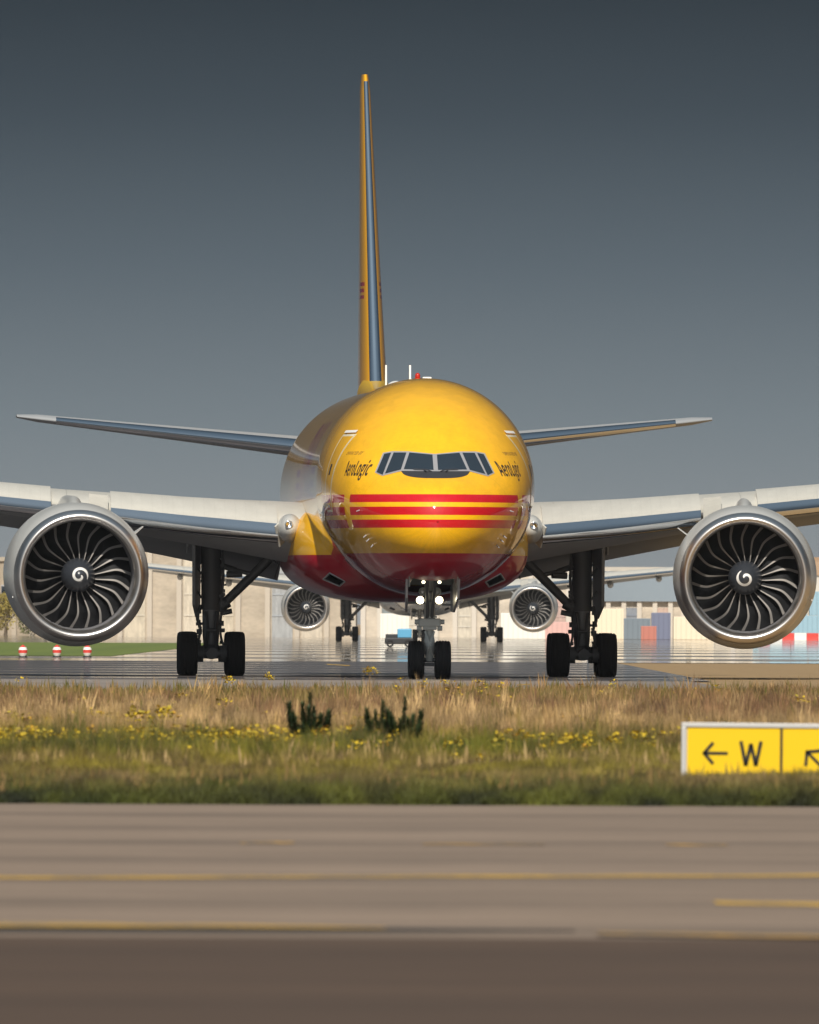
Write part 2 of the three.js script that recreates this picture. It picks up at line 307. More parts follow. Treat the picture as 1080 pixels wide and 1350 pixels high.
// aerofoil: p runs 0 (upper trailing edge) .. 0.5 (leading edge) .. 1 (lower trailing edge); returns [chord fraction, height in chords]
function foil(p, t, camber = 0.012, grow = 0) {
  const up = p < 0.5, b = Math.abs(p - 0.5) * 2, x = 1 - Math.cos(b * Math.PI / 2);
  const th = 5 * t * (0.2969 * Math.sqrt(x) - 0.126 * x - 0.3516 * x * x + 0.2843 * x ** 3 - 0.1036 * x ** 4), c = camber * 4 * x * (1 - x);
  return [x - grow * (1 - x), c + (up ? 1 : -1) * (th + grow)];
}
// stations: [span, leading edge station, chord, height of leading edge, thickness ratio, incidence in degrees]
function wingAt(st, span) {
  let i = 0; while (i < st.length - 2 && st[i + 1][0] < span) i++;
  const t = (span - st[i][0]) / (st[i + 1][0] - st[i][0]); return st[i].map((a, k) => mix(a, st[i + 1][k], t));
}
function loftWing(st, side, { a = st[0][0], b = st[st.length - 1][0], p0 = 0, p1 = 1, np = 48, ns = 24, grow = 0, vertical = false } = {}) {
  return grid(np, ns, (u, v) => {
    const [x, le, ch, y, t, inc] = wingAt(st, mix(a, b, v)), [fx, fy] = foil(mix(p0, p1, u), t, vertical ? 0 : 0.012, grow / ch), r = inc * Math.PI / 180;
    const back = (fx * Math.cos(r) - -fy * Math.sin(r)) * ch, up = (fy * Math.cos(r) - fx * Math.sin(r)) * ch;
    return vertical ? { p: V(up, x, Z(le + back)), uv: [fx, v] } : { p: V(side * x, y + up, Z(le + back)), uv: [fx, v] };
  });
}
const MAIN = [[2.4, 20.4, 14.6, 4.2, 0.128, 3.2], [3.8, 21.4, 13.4, 4.36, 0.125, 3], [6.4, 23.3, 11.4, 4.6, 0.115, 2.4], [9.9, 25.7, 9.2, 4.98, 0.105, 1.8], [12, 27.2, 8.5, 5.2, 0.10, 1.5], [20, 32.9, 6, 6.0, 0.10, 1], [31.6, 41.2, 2.4, 7.2, 0.095, 0], [32.3, 42.2, 1.5, 7.3, 0.08, 0]];
const STAB = [[0.4, 51.2, 7.2, 6.72, 0.10, 0], [1.5, 52, 6.8, 6.85, 0.10, 0], [10.5, 59.6, 2.5, 7.9, 0.09, 0], [10.8, 60.1, 1.8, 7.94, 0.06, 0]];
const FIN = [[7.9, 49.0, 10.2, 0, 0.095, 0], [8.6, 50.2, 9.4, 0, 0.095, 0], [18.45, 60.3, 3.6, 0, 0.085, 0], [18.62, 60.6, 3.2, 0, 0.07, 0]];

function slatShape(side, a, b, part0, part1, ns = 12) {  // profile: [forward, up] from the wing's leading edge, drooped for take-off
  const prof = [[-1.25, 0.66], [-0.85, 0.60], [-0.45, 0.50], [-0.1, 0.37], [0.15, 0.24], [0.33, 0.09], [0.42, -0.03], [0.49, -0.17], [0.50, -0.3], [0.43, -0.41], [0.28, -0.46], [0.12, -0.40], [-0.02, -0.24], [-0.1, -0.02], [-0.4, 0.30]];
  const pts = prof.slice(part0, part1 + 1).map(([f, u]) => V(f, u, 0)), c = new THREE.CatmullRomCurve3(pts);
  const n = (part1 - part0) * 3;
  return grid(n, ns, (u, v) => { const sp = mix(a, b, v), w = wingAt(MAIN, sp), k = Math.max(0.35, Math.min(1.02, w[2] / 13.4 + 0.12)), p = c.getPoint(u); return V(side * sp, w[3] + p.y * k, Z(w[1] - p.x * k)); });
}

function tyreGeo(R, W, n = 44) {
  const h = W / 2, p = [[-h * 0.62, R * 0.52], [-h * 0.9, R * 0.6], [-h, R * 0.78], [-h * 0.95, R * 0.9], [-h * 0.8, R * 0.965]];
  for (const gr of [-0.5, -0.17, 0.17, 0.5]) { const a = gr * h * 1.1, r = R * (1 - 0.02 * Math.abs(gr)); p.push([a - 0.02, r], [a - 0.012, r - 0.02], [a + 0.012, r - 0.02], [a + 0.02, r]); }
  p.push([h * 0.8, R * 0.965], [h * 0.95, R * 0.9], [h, R * 0.78], [h * 0.9, R * 0.6], [h * 0.62, R * 0.52]);
  return revolve(p, n).rotateY(Math.PI / 2);
}
const hubGeo = (R, W) => revolve([[-W * 0.3, 0.001], [-W * 0.26, R * 0.16], [-W * 0.2, R * 0.36], [-W * 0.36, R * 0.45], [-W * 0.3, R * 0.53], [W * 0.3, R * 0.53], [W * 0.36, R * 0.45], [W * 0.2, R * 0.36], [W * 0.26, R * 0.16], [W * 0.3, 0.001]], 28).rotateY(Math.PI / 2);

function buildEngine(root, side, fan, spin) {
  const g = part('engine', root); g.position.set(side * 9.62, 2.9, Z(18.6)); g.rotation.set(0.028, -side * 0.042, 0);     // toed in; local +z points forward, lip at z = 0
  // lip: polished ring
  const lip = []; for (let k = 0; k <= 26; k++) { const a = mix(-1.42, 1.72, k / 26), outer = a < 0; lip.push(outer ? [-0.52 * (1 - Math.cos(a)), 1.735 - 0.175 * Math.sin(a)] : [-0.34 * (1 - Math.cos(a)), 1.735 - 0.155 * Math.sin(a)]); }
  mesh('intake_lip', revolve(lip, 96), M.lip, g);
  const zb = lip[0][0], rb = lip[0][1];
  mesh('cowling', revolve([[zb, rb - 0.004], [-0.62, 1.95], [-0.9, 2.01], [-1.3, 2.06], [-2, 2.09], [-2.9, 2.07], [-3.8, 1.97], [-4.6, 1.79], [-5.2, 1.58], [-5.22, 1.54], [-4.4, 1.6], [-3, 1.6]], 80), M.nacelle, g);
  mesh('intake_barrel', revolve([[lip[26][0], lip[26][1] - 0.003], [-0.7, 1.585], [-1.1, 1.565], [-1.9, 1.56]], 64), M.duct, g);
  mesh('backing', revolve([[-1.75, 1.56], [-1.75, 0.001]], 48), M.duct, g);
  mesh('core_nozzle', revolve([[-4.2, 1.2], [-5.2, 1.12], [-6.4, 0.8], [-6.9, 0.6], [-6.6, 0.45], [-7.5, 0.12], [-7.7, 0.001]], 40), M.strut, g);
  for (let k = 0; k < 22; k++) {
    const b = mesh('fan_blade', fan, M.blade, g); b.rotation.z = (k / 22) * 2 * Math.PI + (side > 0 ? 0.09 : 0);
  }
  mesh('spinner', revolve([[-0.42, 0.001], [-0.425, 0.05], [-0.45, 0.12], [-0.53, 0.22], [-0.66, 0.33], [-0.84, 0.43], [-1.06, 0.485], [-1.3, 0.5]], 48), M.spinner, g);
  const sp = mesh('spiral_mark', spin, M.white, g); sp.rotation.z = side > 0 ? Math.PI * 0.9 : Math.PI * 0.1;
  // strake on the inboard side, vents
  const st = new THREE.Shape(); st.moveTo(0, 0); st.lineTo(1.1, 0); st.lineTo(0.95, 0.36); st.lineTo(0.7, 0.38); st.lineTo(0, 0.02);
  const stg = new THREE.ExtrudeGeometry(st, { depth: 0.03, bevelEnabled: false }).rotateY(Math.PI / 2);
  const sm = mesh('strake', stg, M.nacelle, g); const sa = side > 0 ? Math.PI - 0.62 : 0.62;
  sm.position.set(2.03 * Math.cos(sa), 2.03 * Math.sin(sa), -1.7); sm.rotation.z = sa - Math.PI / 2;
  const st2 = mesh('nameplate', box(0.02, 0.05, 0.16, side < 0 ? -1.93 : 1.93, -0.62, -0.5), M.white, g); st2.rotation.z = 0;
  // pylon
  const py = [[-1.6, 1.9, 0.05], [-2.2, 2.05, 0.24], [-3.2, 2.15, 0.3], [-6.5, 2.1, 0.3], [-9.5, 2.0, 0.2], [-12, 2.05, 0.03]];
  mesh('pylon', grid(12, py.length - 1, (u, v) => { const [z, y, w] = py[Math.round(v * (py.length - 1))], a = mix(-0.2, Math.PI + 0.2, u); return V(Math.cos(a) * w, y - 0.5 + Math.max(-0.6, Math.sin(a) * (z > -3 ? 0.42 : 0.6)), z); }), M.nacelle, g);
  return g;
}
const fanBlade = (() => {
  const cs = [0, 0.035, 0.075, 0.085, 0.2, 0.35, 0.5, 0.7, 0.85, 1], nr = 18, nc = cs.length - 1, pos = [], col = [], idx = [];
  for (let j = 0; j <= nr; j++) for (let i = 0; i <= nc; i++) {
    const t = j / nr, r = mix(0.47, 1.545, t), c = i < 4 ? cs[i] * mix(0.8, 1.9, j / nr) : cs[i], chord = mix(0.42, 0.62, t), stag = mix(0.45, 1.12, t);
    const lean = -0.11 + 0.09 * Math.sin(t * Math.PI * 0.95) - 0.06 * smooth(0.55, 1, t);             // S-shaped leading edge
    const sweep = 0.10 * Math.sin(t * Math.PI) - 0.16 * t * t;
    const bow = 0.05 * Math.sin(c * Math.PI) * mix(1, 0.4, t);
    const a = Math.PI / 2 + lean + (c * chord * Math.sin(stag) + bow) / r, z = -1.12 + sweep - c * chord * Math.cos(stag);
    pos.push(r * Math.cos(a), r * Math.sin(a), z);
    const k = i < 3 ? [0.36, 0.34, 0.32] : [0.016, 0.017, 0.019]; col.push(...k);
  }
  for (let j = 0; j < nr; j++) for (let i = 0; i < nc; i++) { const a = j * (nc + 1) + i; idx.push(a, a + 1, a + nc + 2, a, a + nc + 2, a + nc + 1); }
  const g = new THREE.BufferGeometry(); g.setAttribute('position', new THREE.Float32BufferAttribute(pos, 3)); g.setAttribute('color', new THREE.Float32BufferAttribute(col, 3)); g.setIndex(idx); g.computeVertexNormals(); return g;
})();
const spiralMark = (() => {                             // painted comma-shaped swirl lying 4 mm proud of the spinner
  const zr = curve([[0, -0.416], [0.05, -0.42], [0.12, -0.444], [0.22, -0.524], [0.33, -0.654], [0.43, -0.834]]);
  return grid(60, 3, (u, v) => { const a = u * Math.PI * 2 * 1.12, r = 0.045 + 0.205 * Math.pow(u, 0.75), w = 0.074 * Math.min(1, u * 5 + 0.4) * Math.min(1, (1 - u) * 5 + 0.25), rr = Math.max(0.001, r + (v - 0.5) * w); return V(rr * Math.cos(-a), rr * Math.sin(-a), zr(rr) + 0.006); });
})();

function mainGear(root, side, gearX) {
  const g = part('main_landing_gear', root); g.position.set(side * gearX, 0, Z(32));
  const i = -side;                                      // towards the fuselage
  const T = tyreGeo(0.66, 0.53), H = hubGeo(0.66, 0.53);
  for (const z of [1.47, 0, -1.47]) {
    for (const x of [-0.7, 0.7]) { const w = mesh('tyre', T, M.rubber, g); w.position.set(x, 0.655, z); const h = mesh('wheel_hub', H, M.hub, g); h.position.set(x, 0.655, z); }
    mesh('axle', rod(V(-0.72, 0.655, z), V(0.72, 0.655, z), 0.1), M.darkMetal, g);
    for (const x of [-0.42, 0.26]) mesh('brake_unit', rod(V(x, 0.655, z), V(x + 0.16, 0.655, z), 0.25), M.darkMetal, g);
  }
  mesh('bogie_beam', [rod(V(0, 0.66, -1.6), V(0, 0.66, 1.6), 0.17), box(0.5, 0.42, 0.6, 0, 0.72, 0, 0.08)], M.darkMetal, g);
  mesh('shock_strut', [rod(V(0, 2.06, 0), V(0, 4.5, 0), 0.29, 0.31, 24), rod(V(0, 1.95, 0), V(0, 2.1, 0), 0.33, 0.33, 24), rod(V(0, 2.75, 0), V(0, 2.85, 0), 0.31, 0.31, 24), rod(V(0, 3.3, 0), V(0, 3.36, 0), 0.325, 0.325, 24)], M.darkMetal, g);
  mesh('lower_strut', [rod(V(0, 1.2, 0), V(0, 2.0, 0), 0.25, 0.26, 24), rod(V(0, 1.5, 0), V(0, 1.58, 0), 0.29, 0.29, 24), rod(V(0, 0.7, 0), V(0, 1.22, 0), 0.2, 0.25, 24)], M.strut, g);
  mesh('torque_link', [bar(V(-0.16, 1.9, 0.3), V(-0.1, 1.35, 0.62), 0.09, 0.08), bar(V(0.16, 1.9, 0.3), V(0.1, 1.35, 0.62), 0.09, 0.08), bar(V(-0.1, 1.35, 0.62), V(-0.16, 0.82, 0.26), 0.09, 0.08), bar(V(0.1, 1.35, 0.62), V(0.16, 0.82, 0.26), 0.09, 0.08), rod(V(-0.14, 1.35, 0.62), V(0.14, 1.35, 0.62), 0.06)], M.darkMetal, g);
  mesh('side_brace', [rod(V(i * 0.34, 2.1, 0.05), V(i * 1.95, 3.7, 0.4), 0.13, 0.15), rod(V(i * 0.2, 2.02, 0.02), V(i * 0.5, 2.2, 0.08), 0.18), rod(V(i * 0.28, 1.85, 0.05), V(i * 0.62, 1.92, 0.05), 0.08)], M.darkMetal, g);
  mesh('lock_link', [rod(V(i * 0.2, 3.3, 0.05), V(i * 0.72, 3.12, 0.2), 0.09), rod(V(i * 0.7, 3.13, 0.2), V(i * 1.32, 2.98, 0.3), 0.065), rod(V(i * 0.46, 3.0, 0.15), V(i * 0.9, 3.02, 0.25), 0.1)], M.darkMetal, g);
  const hose = [];
  const r = rng(17);
  for (let k = 0; k < 7; k++) { const x = i * (0.3 + 0.05 * r()), zz = 0.2 - 0.1 * k * r(); hose.push(tube([V(x, 3.8 - 0.1 * k, zz), V(x + i * 0.08 * r(), 3.2 - 0.2 * r(), zz + 0.1), V(x + i * 0.1 * (r() - 0.3), 2.5 + 0.2 * r(), zz + 0.05), V(x - i * 0.02, 1.9 + 0.2 * r(), zz), V(-i * 0 + x * 0.9, 1.3 - 0.2 * r(), zz + 0.1), V(x * 1.2, 0.85, 0.4)], 0.018, 30)); }
  for (let k = 0; k < 5; k++) { const x = -i * (0.3 + 0.06 * r()); hose.push(tube([V(x, 2.1, 0.2), V(x - i * 0.1 * r(), 1.7, 0.3), V(x, 1.35 + 0.2 * r(), 0.34), V(x - i * 0.06, 0.95, 0.4), V(x * 1.1, 0.7, 0.7)], 0.02, 24)); }
  mesh('hydraulic_hose', hose, M.darkMetal, g);
  const fit = []; for (let k = 0; k < 26; k++) { const a = r() < 0.5 ? i : -i, y = 0.95 + 2.6 * r(); fit.push(box(0.06 + 0.1 * r(), 0.05 + 0.12 * r(), 0.1, a * (0.3 + 0.08 * r()), a === i ? y : mix(0.9, 2.0, r()), 0.15 * r() + 0.1, 0.015)); }
  mesh('hydraulic_fitting', fit, M.darkMetal, g);
  const door = new THREE.Shape(); door.moveTo(-0.8, 3.95); door.lineTo(0.9, 4.0); door.lineTo(0.8, 1.95); door.lineTo(0.2, 1.75); door.lineTo(-0.7, 2.1); door.closePath();
  const dg = new THREE.ExtrudeGeometry(door, { depth: 0.06, bevelEnabled: true, bevelSize: 0.02, bevelThickness: 0.02, bevelSegments: 2 }).rotateY(Math.PI / 2);
  const dm = mesh('gear_door', dg, M.wingGrey, g); dm.position.x = -i * 0.47; dm.rotation.y = -i * 0.12;
  mesh('gear_door', box(0.05, 0.5, 0.9, -i * 0.72, 3.86, 0.3, 0.02).rotateZ(0), M.wingGrey, g);
  mesh('door_rod', [rod(V(i * 2.08, 3.6, 0.6), V(i * 1.86, 2.9, 0.7), 0.03, 0.02), rod(V(i * 1.75, 3.45, 0.5), V(i * 2.0, 3.3, 0.6), 0.025)], M.darkMetal, g);
  for (const y of [2.3, 3.0]) mesh('door_rod', rod(V(-i * 0.28, y, 0.1), V(-i * 0.45, y + 0.25, 0.1), 0.03), M.darkMetal, g);
  return g;
}
function noseGear(root, lamps) {
  const g = part('nose_landing_gear', root); g.position.set(0, 0, Z(5.9));
  const T = tyreGeo(0.55, 0.45), H = hubGeo(0.55, 0.45);
  for (const x of [-0.375, 0.375]) { mesh('tyre', T, M.rubber, g).position.set(x, 0.545, 0); mesh('wheel_hub', H, M.hub, g).position.set(x, 0.545, 0); }
  mesh('axle', rod(V(-0.42, 0.545, 0), V(0.42, 0.545, 0), 0.07), M.darkMetal, g);
  mesh('shock_strut', [rod(V(0, 1.62, 0), V(0, 2.9, -0.02), 0.15, 0.16, 20), rod(V(0, 1.35, 0), V(0, 1.62, 0), 0.12, 0.13, 20), rod(V(0, 0.5, 0), V(0, 0.92, 0), 0.1, 0.17, 18), rod(V(0, 0.92, 0), V(0, 1.36, 0), 0.17, 0.115, 18)], M.noseStrut, g);
  mesh('steering_collar', [box(0.62, 0.24, 0.36, 0, 1.6, 0.06, 0.05), box(0.4, 0.1, 0.3, 0, 1.44, 0.08, 0.03), rod(V(-0.42, 1.62, 0.05), V(-0.28, 1.62, 0.05), 0.07), rod(V(0.28, 1.62, 0.05), V(0.42, 1.62, 0.05), 0.07), rod(V(-0.36, 1.44, 0.05), V(-0.22, 1.44, 0.05), 0.075), rod(V(0.22, 1.44, 0.05), V(0.36, 1.44, 0.05), 0.075), box(0.14, 0.06, 0.2, 0.14, 1.76, 0.05, 0.02)], M.noseStrut, g);
  mesh('torque_link', [bar(V(-0.12, 1.35, 0.14), V(0, 0.98, 0.4), 0.06, 0.06), bar(V(0.12, 1.35, 0.14), V(0, 0.98, 0.4), 0.06, 0.06), bar(V(0, 0.98, 0.4), V(-0.1, 0.62, 0.1), 0.06, 0.06), bar(V(0, 0.98, 0.4), V(0.1, 0.62, 0.1), 0.06, 0.06)], M.noseStrut, g);
  mesh('tow_fitting', [box(0.34, 0.09, 0.2, 0, 0.42, 0.16, 0.03), rod(V(-0.14, 0.42, 0.24), V(0.14, 0.42, 0.24), 0.035)], M.darkMetal, g);
  mesh('drag_brace', [rod(V(-0.06, 1.75, 0.1), V(-0.12, 2.85, 1.2), 0.05), rod(V(0.06, 1.75, 0.1), V(0.12, 2.85, 1.2), 0.05)], M.darkMetal, g);
  mesh('lamp_bracket', [rod(V(-0.42, 2.2, 0.2), V(0.42, 2.2, 0.2), 0.03), rod(V(-0.32, 2.46, 0.2), V(0.32, 2.46, 0.2), 0.03), box(0.1, 0.42, 0.08, -0.13, 2.33, 0.16, 0.02), box(0.1, 0.42, 0.08, 0.13, 2.33, 0.16, 0.02), rod(V(-0.62, 2.15, 0.1), V(-0.35, 2.15, 0.1), 0.03), rod(V(0.35, 2.1, 0.1), V(0.6, 2.1, 0.1), 0.03)], M.strut, g);
  const can = revolve([[-0.16, 0.001], [-0.14, 0.07], [-0.03, 0.125], [0.012, 0.13], [0.012, 0.112], [-0.02, 0.105]], 24);
  for (const x of [-0.28, 0.26]) {
    const c = mesh('landing_light_housing', can, M.strut, g); c.position.set(x, 2.23, 0.33);
    const l = mesh('landing_light', new THREE.SphereGeometry(0.112, 20, 10, 0, Math.PI * 2, 0, 1.2).rotateX(Math.PI / 2).scale(1, 1, 0.4), lamps ? M.lit : M.lens, g); l.position.set(x, 2.23, 0.31);
    if (lamps) { const s = new THREE.SpotLight(rgb(1, 0.88, 0.62), 3, 60, 0.35, 0.6, 2); s.name = 'landing_light_beam'; s.position.set(x, 2.23, 0.4); s.target.position.set(x, 2.0, 30); s.castShadow = true; g.add(s, s.target); }
  }
  for (const x of [-0.21, 0.2]) { const c = mesh('taxi_light_housing', can, M.noseStrut, g); c.position.set(x, 2.48, 0.32); c.scale.setScalar(0.85); const l = mesh('taxi_light', new THREE.SphereGeometry(0.08, 18, 8, 0, Math.PI * 2, 0, 1.2).rotateX(Math.PI / 2).scale(1, 1, 0.4), M.lens, g); l.position.set(x, 2.48, 0.305); }
  for (const x of [-0.22, 0.23]) { const l = mesh('turnoff_light', new THREE.SphereGeometry(0.05, 16, 8, 0, Math.PI * 2, 0, 1.4).rotateX(Math.PI / 2).scale(1, 0.8, 0.5), lamps ? M.litSmall : M.lens, g); l.position.set(x, 2.74, 1.2); mesh('turnoff_light_housing', rod(V(x, 2.74, 1.0), V(x, 2.74, 1.2), 0.06), M.strut, g); }
  for (const s of [-1, 1]) {
    const door = new THREE.Shape(); door.moveTo(-0.7, 2.6); door.lineTo(2.5, 2.86); door.lineTo(2.2, 2.3); door.lineTo(0.4, 1.9); door.lineTo(-0.5, 1.92); door.closePath();
    const dm = mesh('gear_door', new THREE.ExtrudeGeometry(door, { depth: 0.045, bevelEnabled: true, bevelSize: 0.012, bevelThickness: 0.012, bevelSegments: 1 }).rotateY(-Math.PI / 2), M.frame, g); dm.position.x = s * 0.66 + 0.022; dm.rotation.z = 0; dm.rotation.y = s * 0.03;
  }
  return g;
}

function buildJet({ position, turn, label, livery, gearX, lamps }) {
  const jet = thing('cargo_jet', label, 'aeroplane', position, turn, 'wide-body freighters');
  const paint = new THREE.MeshPhysicalMaterial({ map: skinMap(livery), roughness: 0.5, specularIntensity: 0.35, clearcoat: 1, clearcoatRoughness: 0.045, side: THREE.DoubleSide });
  const NU = 128, NV = 200;
  // bay opening behind the nose: left out of the skin, closed by the bay box
  const inBay = (u, v) => { const s = sOfV(v * 0.9999), th = u * 2 * Math.PI; return s > 3.0 && s < 6.6 && Math.abs(th - 1.5 * Math.PI) < 0.235; };
  const fus = mesh('fuselage', weld(grid(NU, NV, (u, v) => { const s = Math.max(0.00015, sOfV(v)), th = u * 2 * Math.PI; return { p: skin(s, th), uv: [u, vOfS(s)] }; }, (u, v) => !inBay(u, v)), NU, NV), paint, jet);
  mesh('gear_bay', [box(1.36, 0.03, 3.7, 0, 3.55, Z(4.75)), box(0.03, 0.95, 3.7, -0.68, 3.08, Z(4.75)), box(0.03, 0.95, 3.7, 0.68, 3.08, Z(4.75)), box(1.36, 0.9, 0.03, 0, 3.12, Z(6.6)), box(1.36, 0.7, 0.03, 0, 3.22, Z(2.95)), rod(V(-0.6, 2.9, Z(4)), V(0.6, 2.9, Z(4)), 0.05), rod(V(-0.6, 3, Z(5)), V(0.6, 3, Z(5)), 0.05)], M.bay, jet);
  // cockpit glazing
  const wf = part('cockpit_glazing', jet);
  const halfFrame = [[[0, 0.87], [0.72, 0.945], [0.93, 0.385], [0, 0.375]], [[0.72, 0.945], [1.16, 0.95], [1.46, 0.25], [0.93, 0.385]], [[1.16, 0.95], [1.43, 0.905], [1.68, 0.34], [1.46, 0.235]]];
  const panes = [[[0.062, 0.845], [0.70, 0.905], [0.885, 0.43], [0.062, 0.41]], [[0.785, 0.905], [1.135, 0.905], [1.405, 0.305], [0.965, 0.42]], [[1.205, 0.905], [1.395, 0.868], [1.63, 0.35], [1.47, 0.272]]];
  for (const s of [-1, 1]) {
    const m = (qd) => qd.map(([x, y]) => [s * x, y]);
    mesh('window_frame', halfFrame.map((qd) => nosePatch(m(qd), 0.008)), M.frame, wf);
    for (const p of panes) mesh('window_pane', nosePatch(m(p), 0.014), M.glass, wf);
    mesh('wiper', [tube([onNose(s * 0.12, 0.36, 0.02), onNose(s * 0.22, 0.38, 0.04), onNose(s * 0.62, 0.405, 0.04)], 0.014, 12), tube([onNose(s * 0.3, 0.36, 0.02), onNose(s * 0.26, 0.33, 0.045), onNose(s * 0.34, 0.385, 0.04)], 0.012, 10)], M.antiglare, wf);
  }
  mesh('antiglare_panel', grid(30, 5, (u, v) => { const x = mix(-0.97, 0.97, u), e = Math.sqrt(Math.max(0, 1 - Math.abs(x / 0.97) ** 3.2)); return onNose(x, 0.385 - v * 0.205 * e, 0.005); }), M.antiglare, wf);
  // forward doors, air data probes, drains
  for (const s of [-1, 1]) {
    mesh('door', skinPatch(5.22, 6.38, -0.74, 1.44, s, 0.012), paint, jet);
    const rail = skinPatch(5.28, 6.3, 1.47, 1.54, s, 0.04, 6, 2); mesh('door_gutter', rail, M.white, jet);
    mesh('door_handle', skinPatch(5.35, 5.75, -0.62, -0.55, s, 0.03, 4, 2), M.frame, jet);
    for (const [x, y] of [[2.12, -0.72], [1.93, -1.42], [1.85, -1.53], [1.73, -1.68]]) { const a = onNose(s * x, y, 0), b = onNose(s * x, y, 0.09).add(V(0, -0.02, 0.06)); mesh('air_data_probe', [rod(a, b, 0.025, 0.015, 8), rod(b, b.clone().add(V(0, 0, 0.12)), 0.014, 0.01, 8)], M.frame, jet); }
    mesh('door_window', skinPatch(5.7, 5.9, 0.3, 0.6, s, 0.02, 3, 3), M.glass, jet);
  }
  // antennas and beacon on the crown
  const fin0 = (w, h, c) => { const sh = new THREE.Shape(); sh.moveTo(-c / 2, -0.1); sh.lineTo(c / 2, -0.1); sh.lineTo(c * 0.1, h); sh.lineTo(-c * 0.4, h); sh.closePath(); return new THREE.ExtrudeGeometry(sh, { depth: w, bevelEnabled: false }).translate(0, 0, -w / 2).rotateY(-Math.PI / 2); };
  mesh('antenna', fin0(0.05, 0.52, 0.36).translate(0, CY + 3.1, Z(21.8)), M.white, jet);
  mesh('antenna', fin0(0.05, 0.8, 0.36).translate(0.05, CY + 3.1, Z(43)), M.white, jet);
  mesh('satellite_dome', new THREE.SphereGeometry(1, 24, 12, 0, Math.PI * 2, 0, Math.PI / 2).scale(0.3, 0.24, 1.1).translate(0, CY + 3.06, Z(33)), M.white, jet);
  mesh('beacon', [new THREE.SphereGeometry(0.075, 14, 10).scale(1, 1.2, 1).translate(-0.12, CY + 3.19, Z(12.5)), rod(V(-0.12, CY + 3.08, Z(12.5)), V(-0.12, CY + 3.14, Z(12.5)), 0.09)], M.beacon, jet);
  mesh('antenna', box(0.26, 0.08, 0.3, 0.14, CY + 3.12, Z(12.3), 0.03), M.white, jet);
  mesh('drain_mast', fin0(0.04, 0.25, 0.2).rotateX(Math.PI).translate(0, 2.35, Z(12)), M.white, jet);

  // wing-to-body fairing: sections [station, half width, centre, half height]
  const FA = [[15.6, 1.5, -2.0, 0.8], [16.6, 2.25, -1.92, 1.02], [17.4, 2.75, -1.85, 1.2], [18.4, 3.08, -1.78, 1.38], [19.6, 3.3, -1.7, 1.52], [21, 3.42, -1.66, 1.6], [24, 3.5, -1.65, 1.62], [33, 3.5, -1.65, 1.62], [36, 3.2, -1.75, 1.45], [39, 2.6, -1.9, 1.1], [41, 1.8, -2.1, 0.8]];
  const fc = [1, 2, 3].map((k) => curve(FA.map((r) => [r[0], r[k]])));
  const fairAt = (s, a) => { const e = 2.6, ca = Math.cos(a), sa = Math.sin(a); return V(fc[0](s) * Math.sign(ca) * Math.abs(ca) ** (2 / e), CY + fc[1](s) + fc[2](s) * Math.sign(sa) * Math.abs(sa) ** (2 / e), Z(s)); };
  const fairMap = texture(4, 512, (i, j) => (((j + 0.5) / 512) * 4 - 3.5 < RED_LINE ? (livery ? [170, 0, 36] : [150, 156, 164]) : livery ? [243, 181, 4] : [226, 224, 220]));
  fairMap.wrapS = fairMap.wrapT = THREE.ClampToEdgeWrapping;
  const fairPaint = new THREE.MeshPhysicalMaterial({ map: fairMap, roughness: 0.5, specularIntensity: 0.35, clearcoat: 0.5, clearcoatRoughness: 0.08, side: THREE.DoubleSide });
  const ff = (u, v) => { const p = fairAt(mix(15.6, 41, v), u * 2 * Math.PI); return { p, uv: [0.5, (p.y - CY + 3.5) / 4] }; };
  const inlet = [[2.62, -2.62], [2.16, -2.82], [2.02, -2.68], [2.46, -2.44]];   // ram-air intake in the front view, right half
  const inside = (x, y) => { let sg = 0; for (let k = 0; k < 4; k++) { const [ax, ay] = inlet[k], [bx, by] = inlet[(k + 1) % 4], c = (bx - ax) * (y - ay) - (by - ay) * (x - ax); if (sg && c * sg < 0) return false; sg = c; } return true; };
  mesh('belly_fairing', weld(grid(320, 260, ff, (u, v) => { const { p } = ff(u, v); return !(p.z > Z(24) && inside(Math.abs(p.x), p.y - CY)); }), 320, 260), fairPaint, jet);
  for (const s of [-1, 1]) {
    const at = (x, y) => { let a = 15.7, b = 24; for (let k = 0; k < 40; k++) { const m = (a + b) / 2, X = Math.abs(x) / fc[0](m), Y = Math.abs((y - fc[1](m)) / fc[2](m)); if (X ** 2.6 + Y ** 2.6 > 1) a = m; else b = m; } return V(x, CY + y, Z((a + b) / 2)); };
    const pts = inlet.map(([x, y]) => at(s * x, y));
    const back = pts.map((p) => V(p.x * 0.93, p.y + 0.12, p.z - 1.1));
    mesh('air_intake', [...[0, 1, 2, 3].map((k) => grid(1, 1, (u, v) => pts[k].clone().lerp(pts[(k + 1) % 4], u).lerp(back[k].clone().lerp(back[(k + 1) % 4], u), v))), grid(1, 1, (u, v) => back[0].clone().lerp(back[1], u).lerp(back[3].clone().lerp(back[2], u), v))], M.duct, jet);
    mesh('intake_rim', [0, 1, 2, 3].map((k) => tube([0, 0.33, 0.67, 1].map((f) => { const [ax, ay] = inlet[k], [bx, by] = inlet[(k + 1) % 4]; return at(s * mix(ax, bx, f), mix(ay, by, f)); }), 0.026, 10, 6)), M.frame, jet);
  }

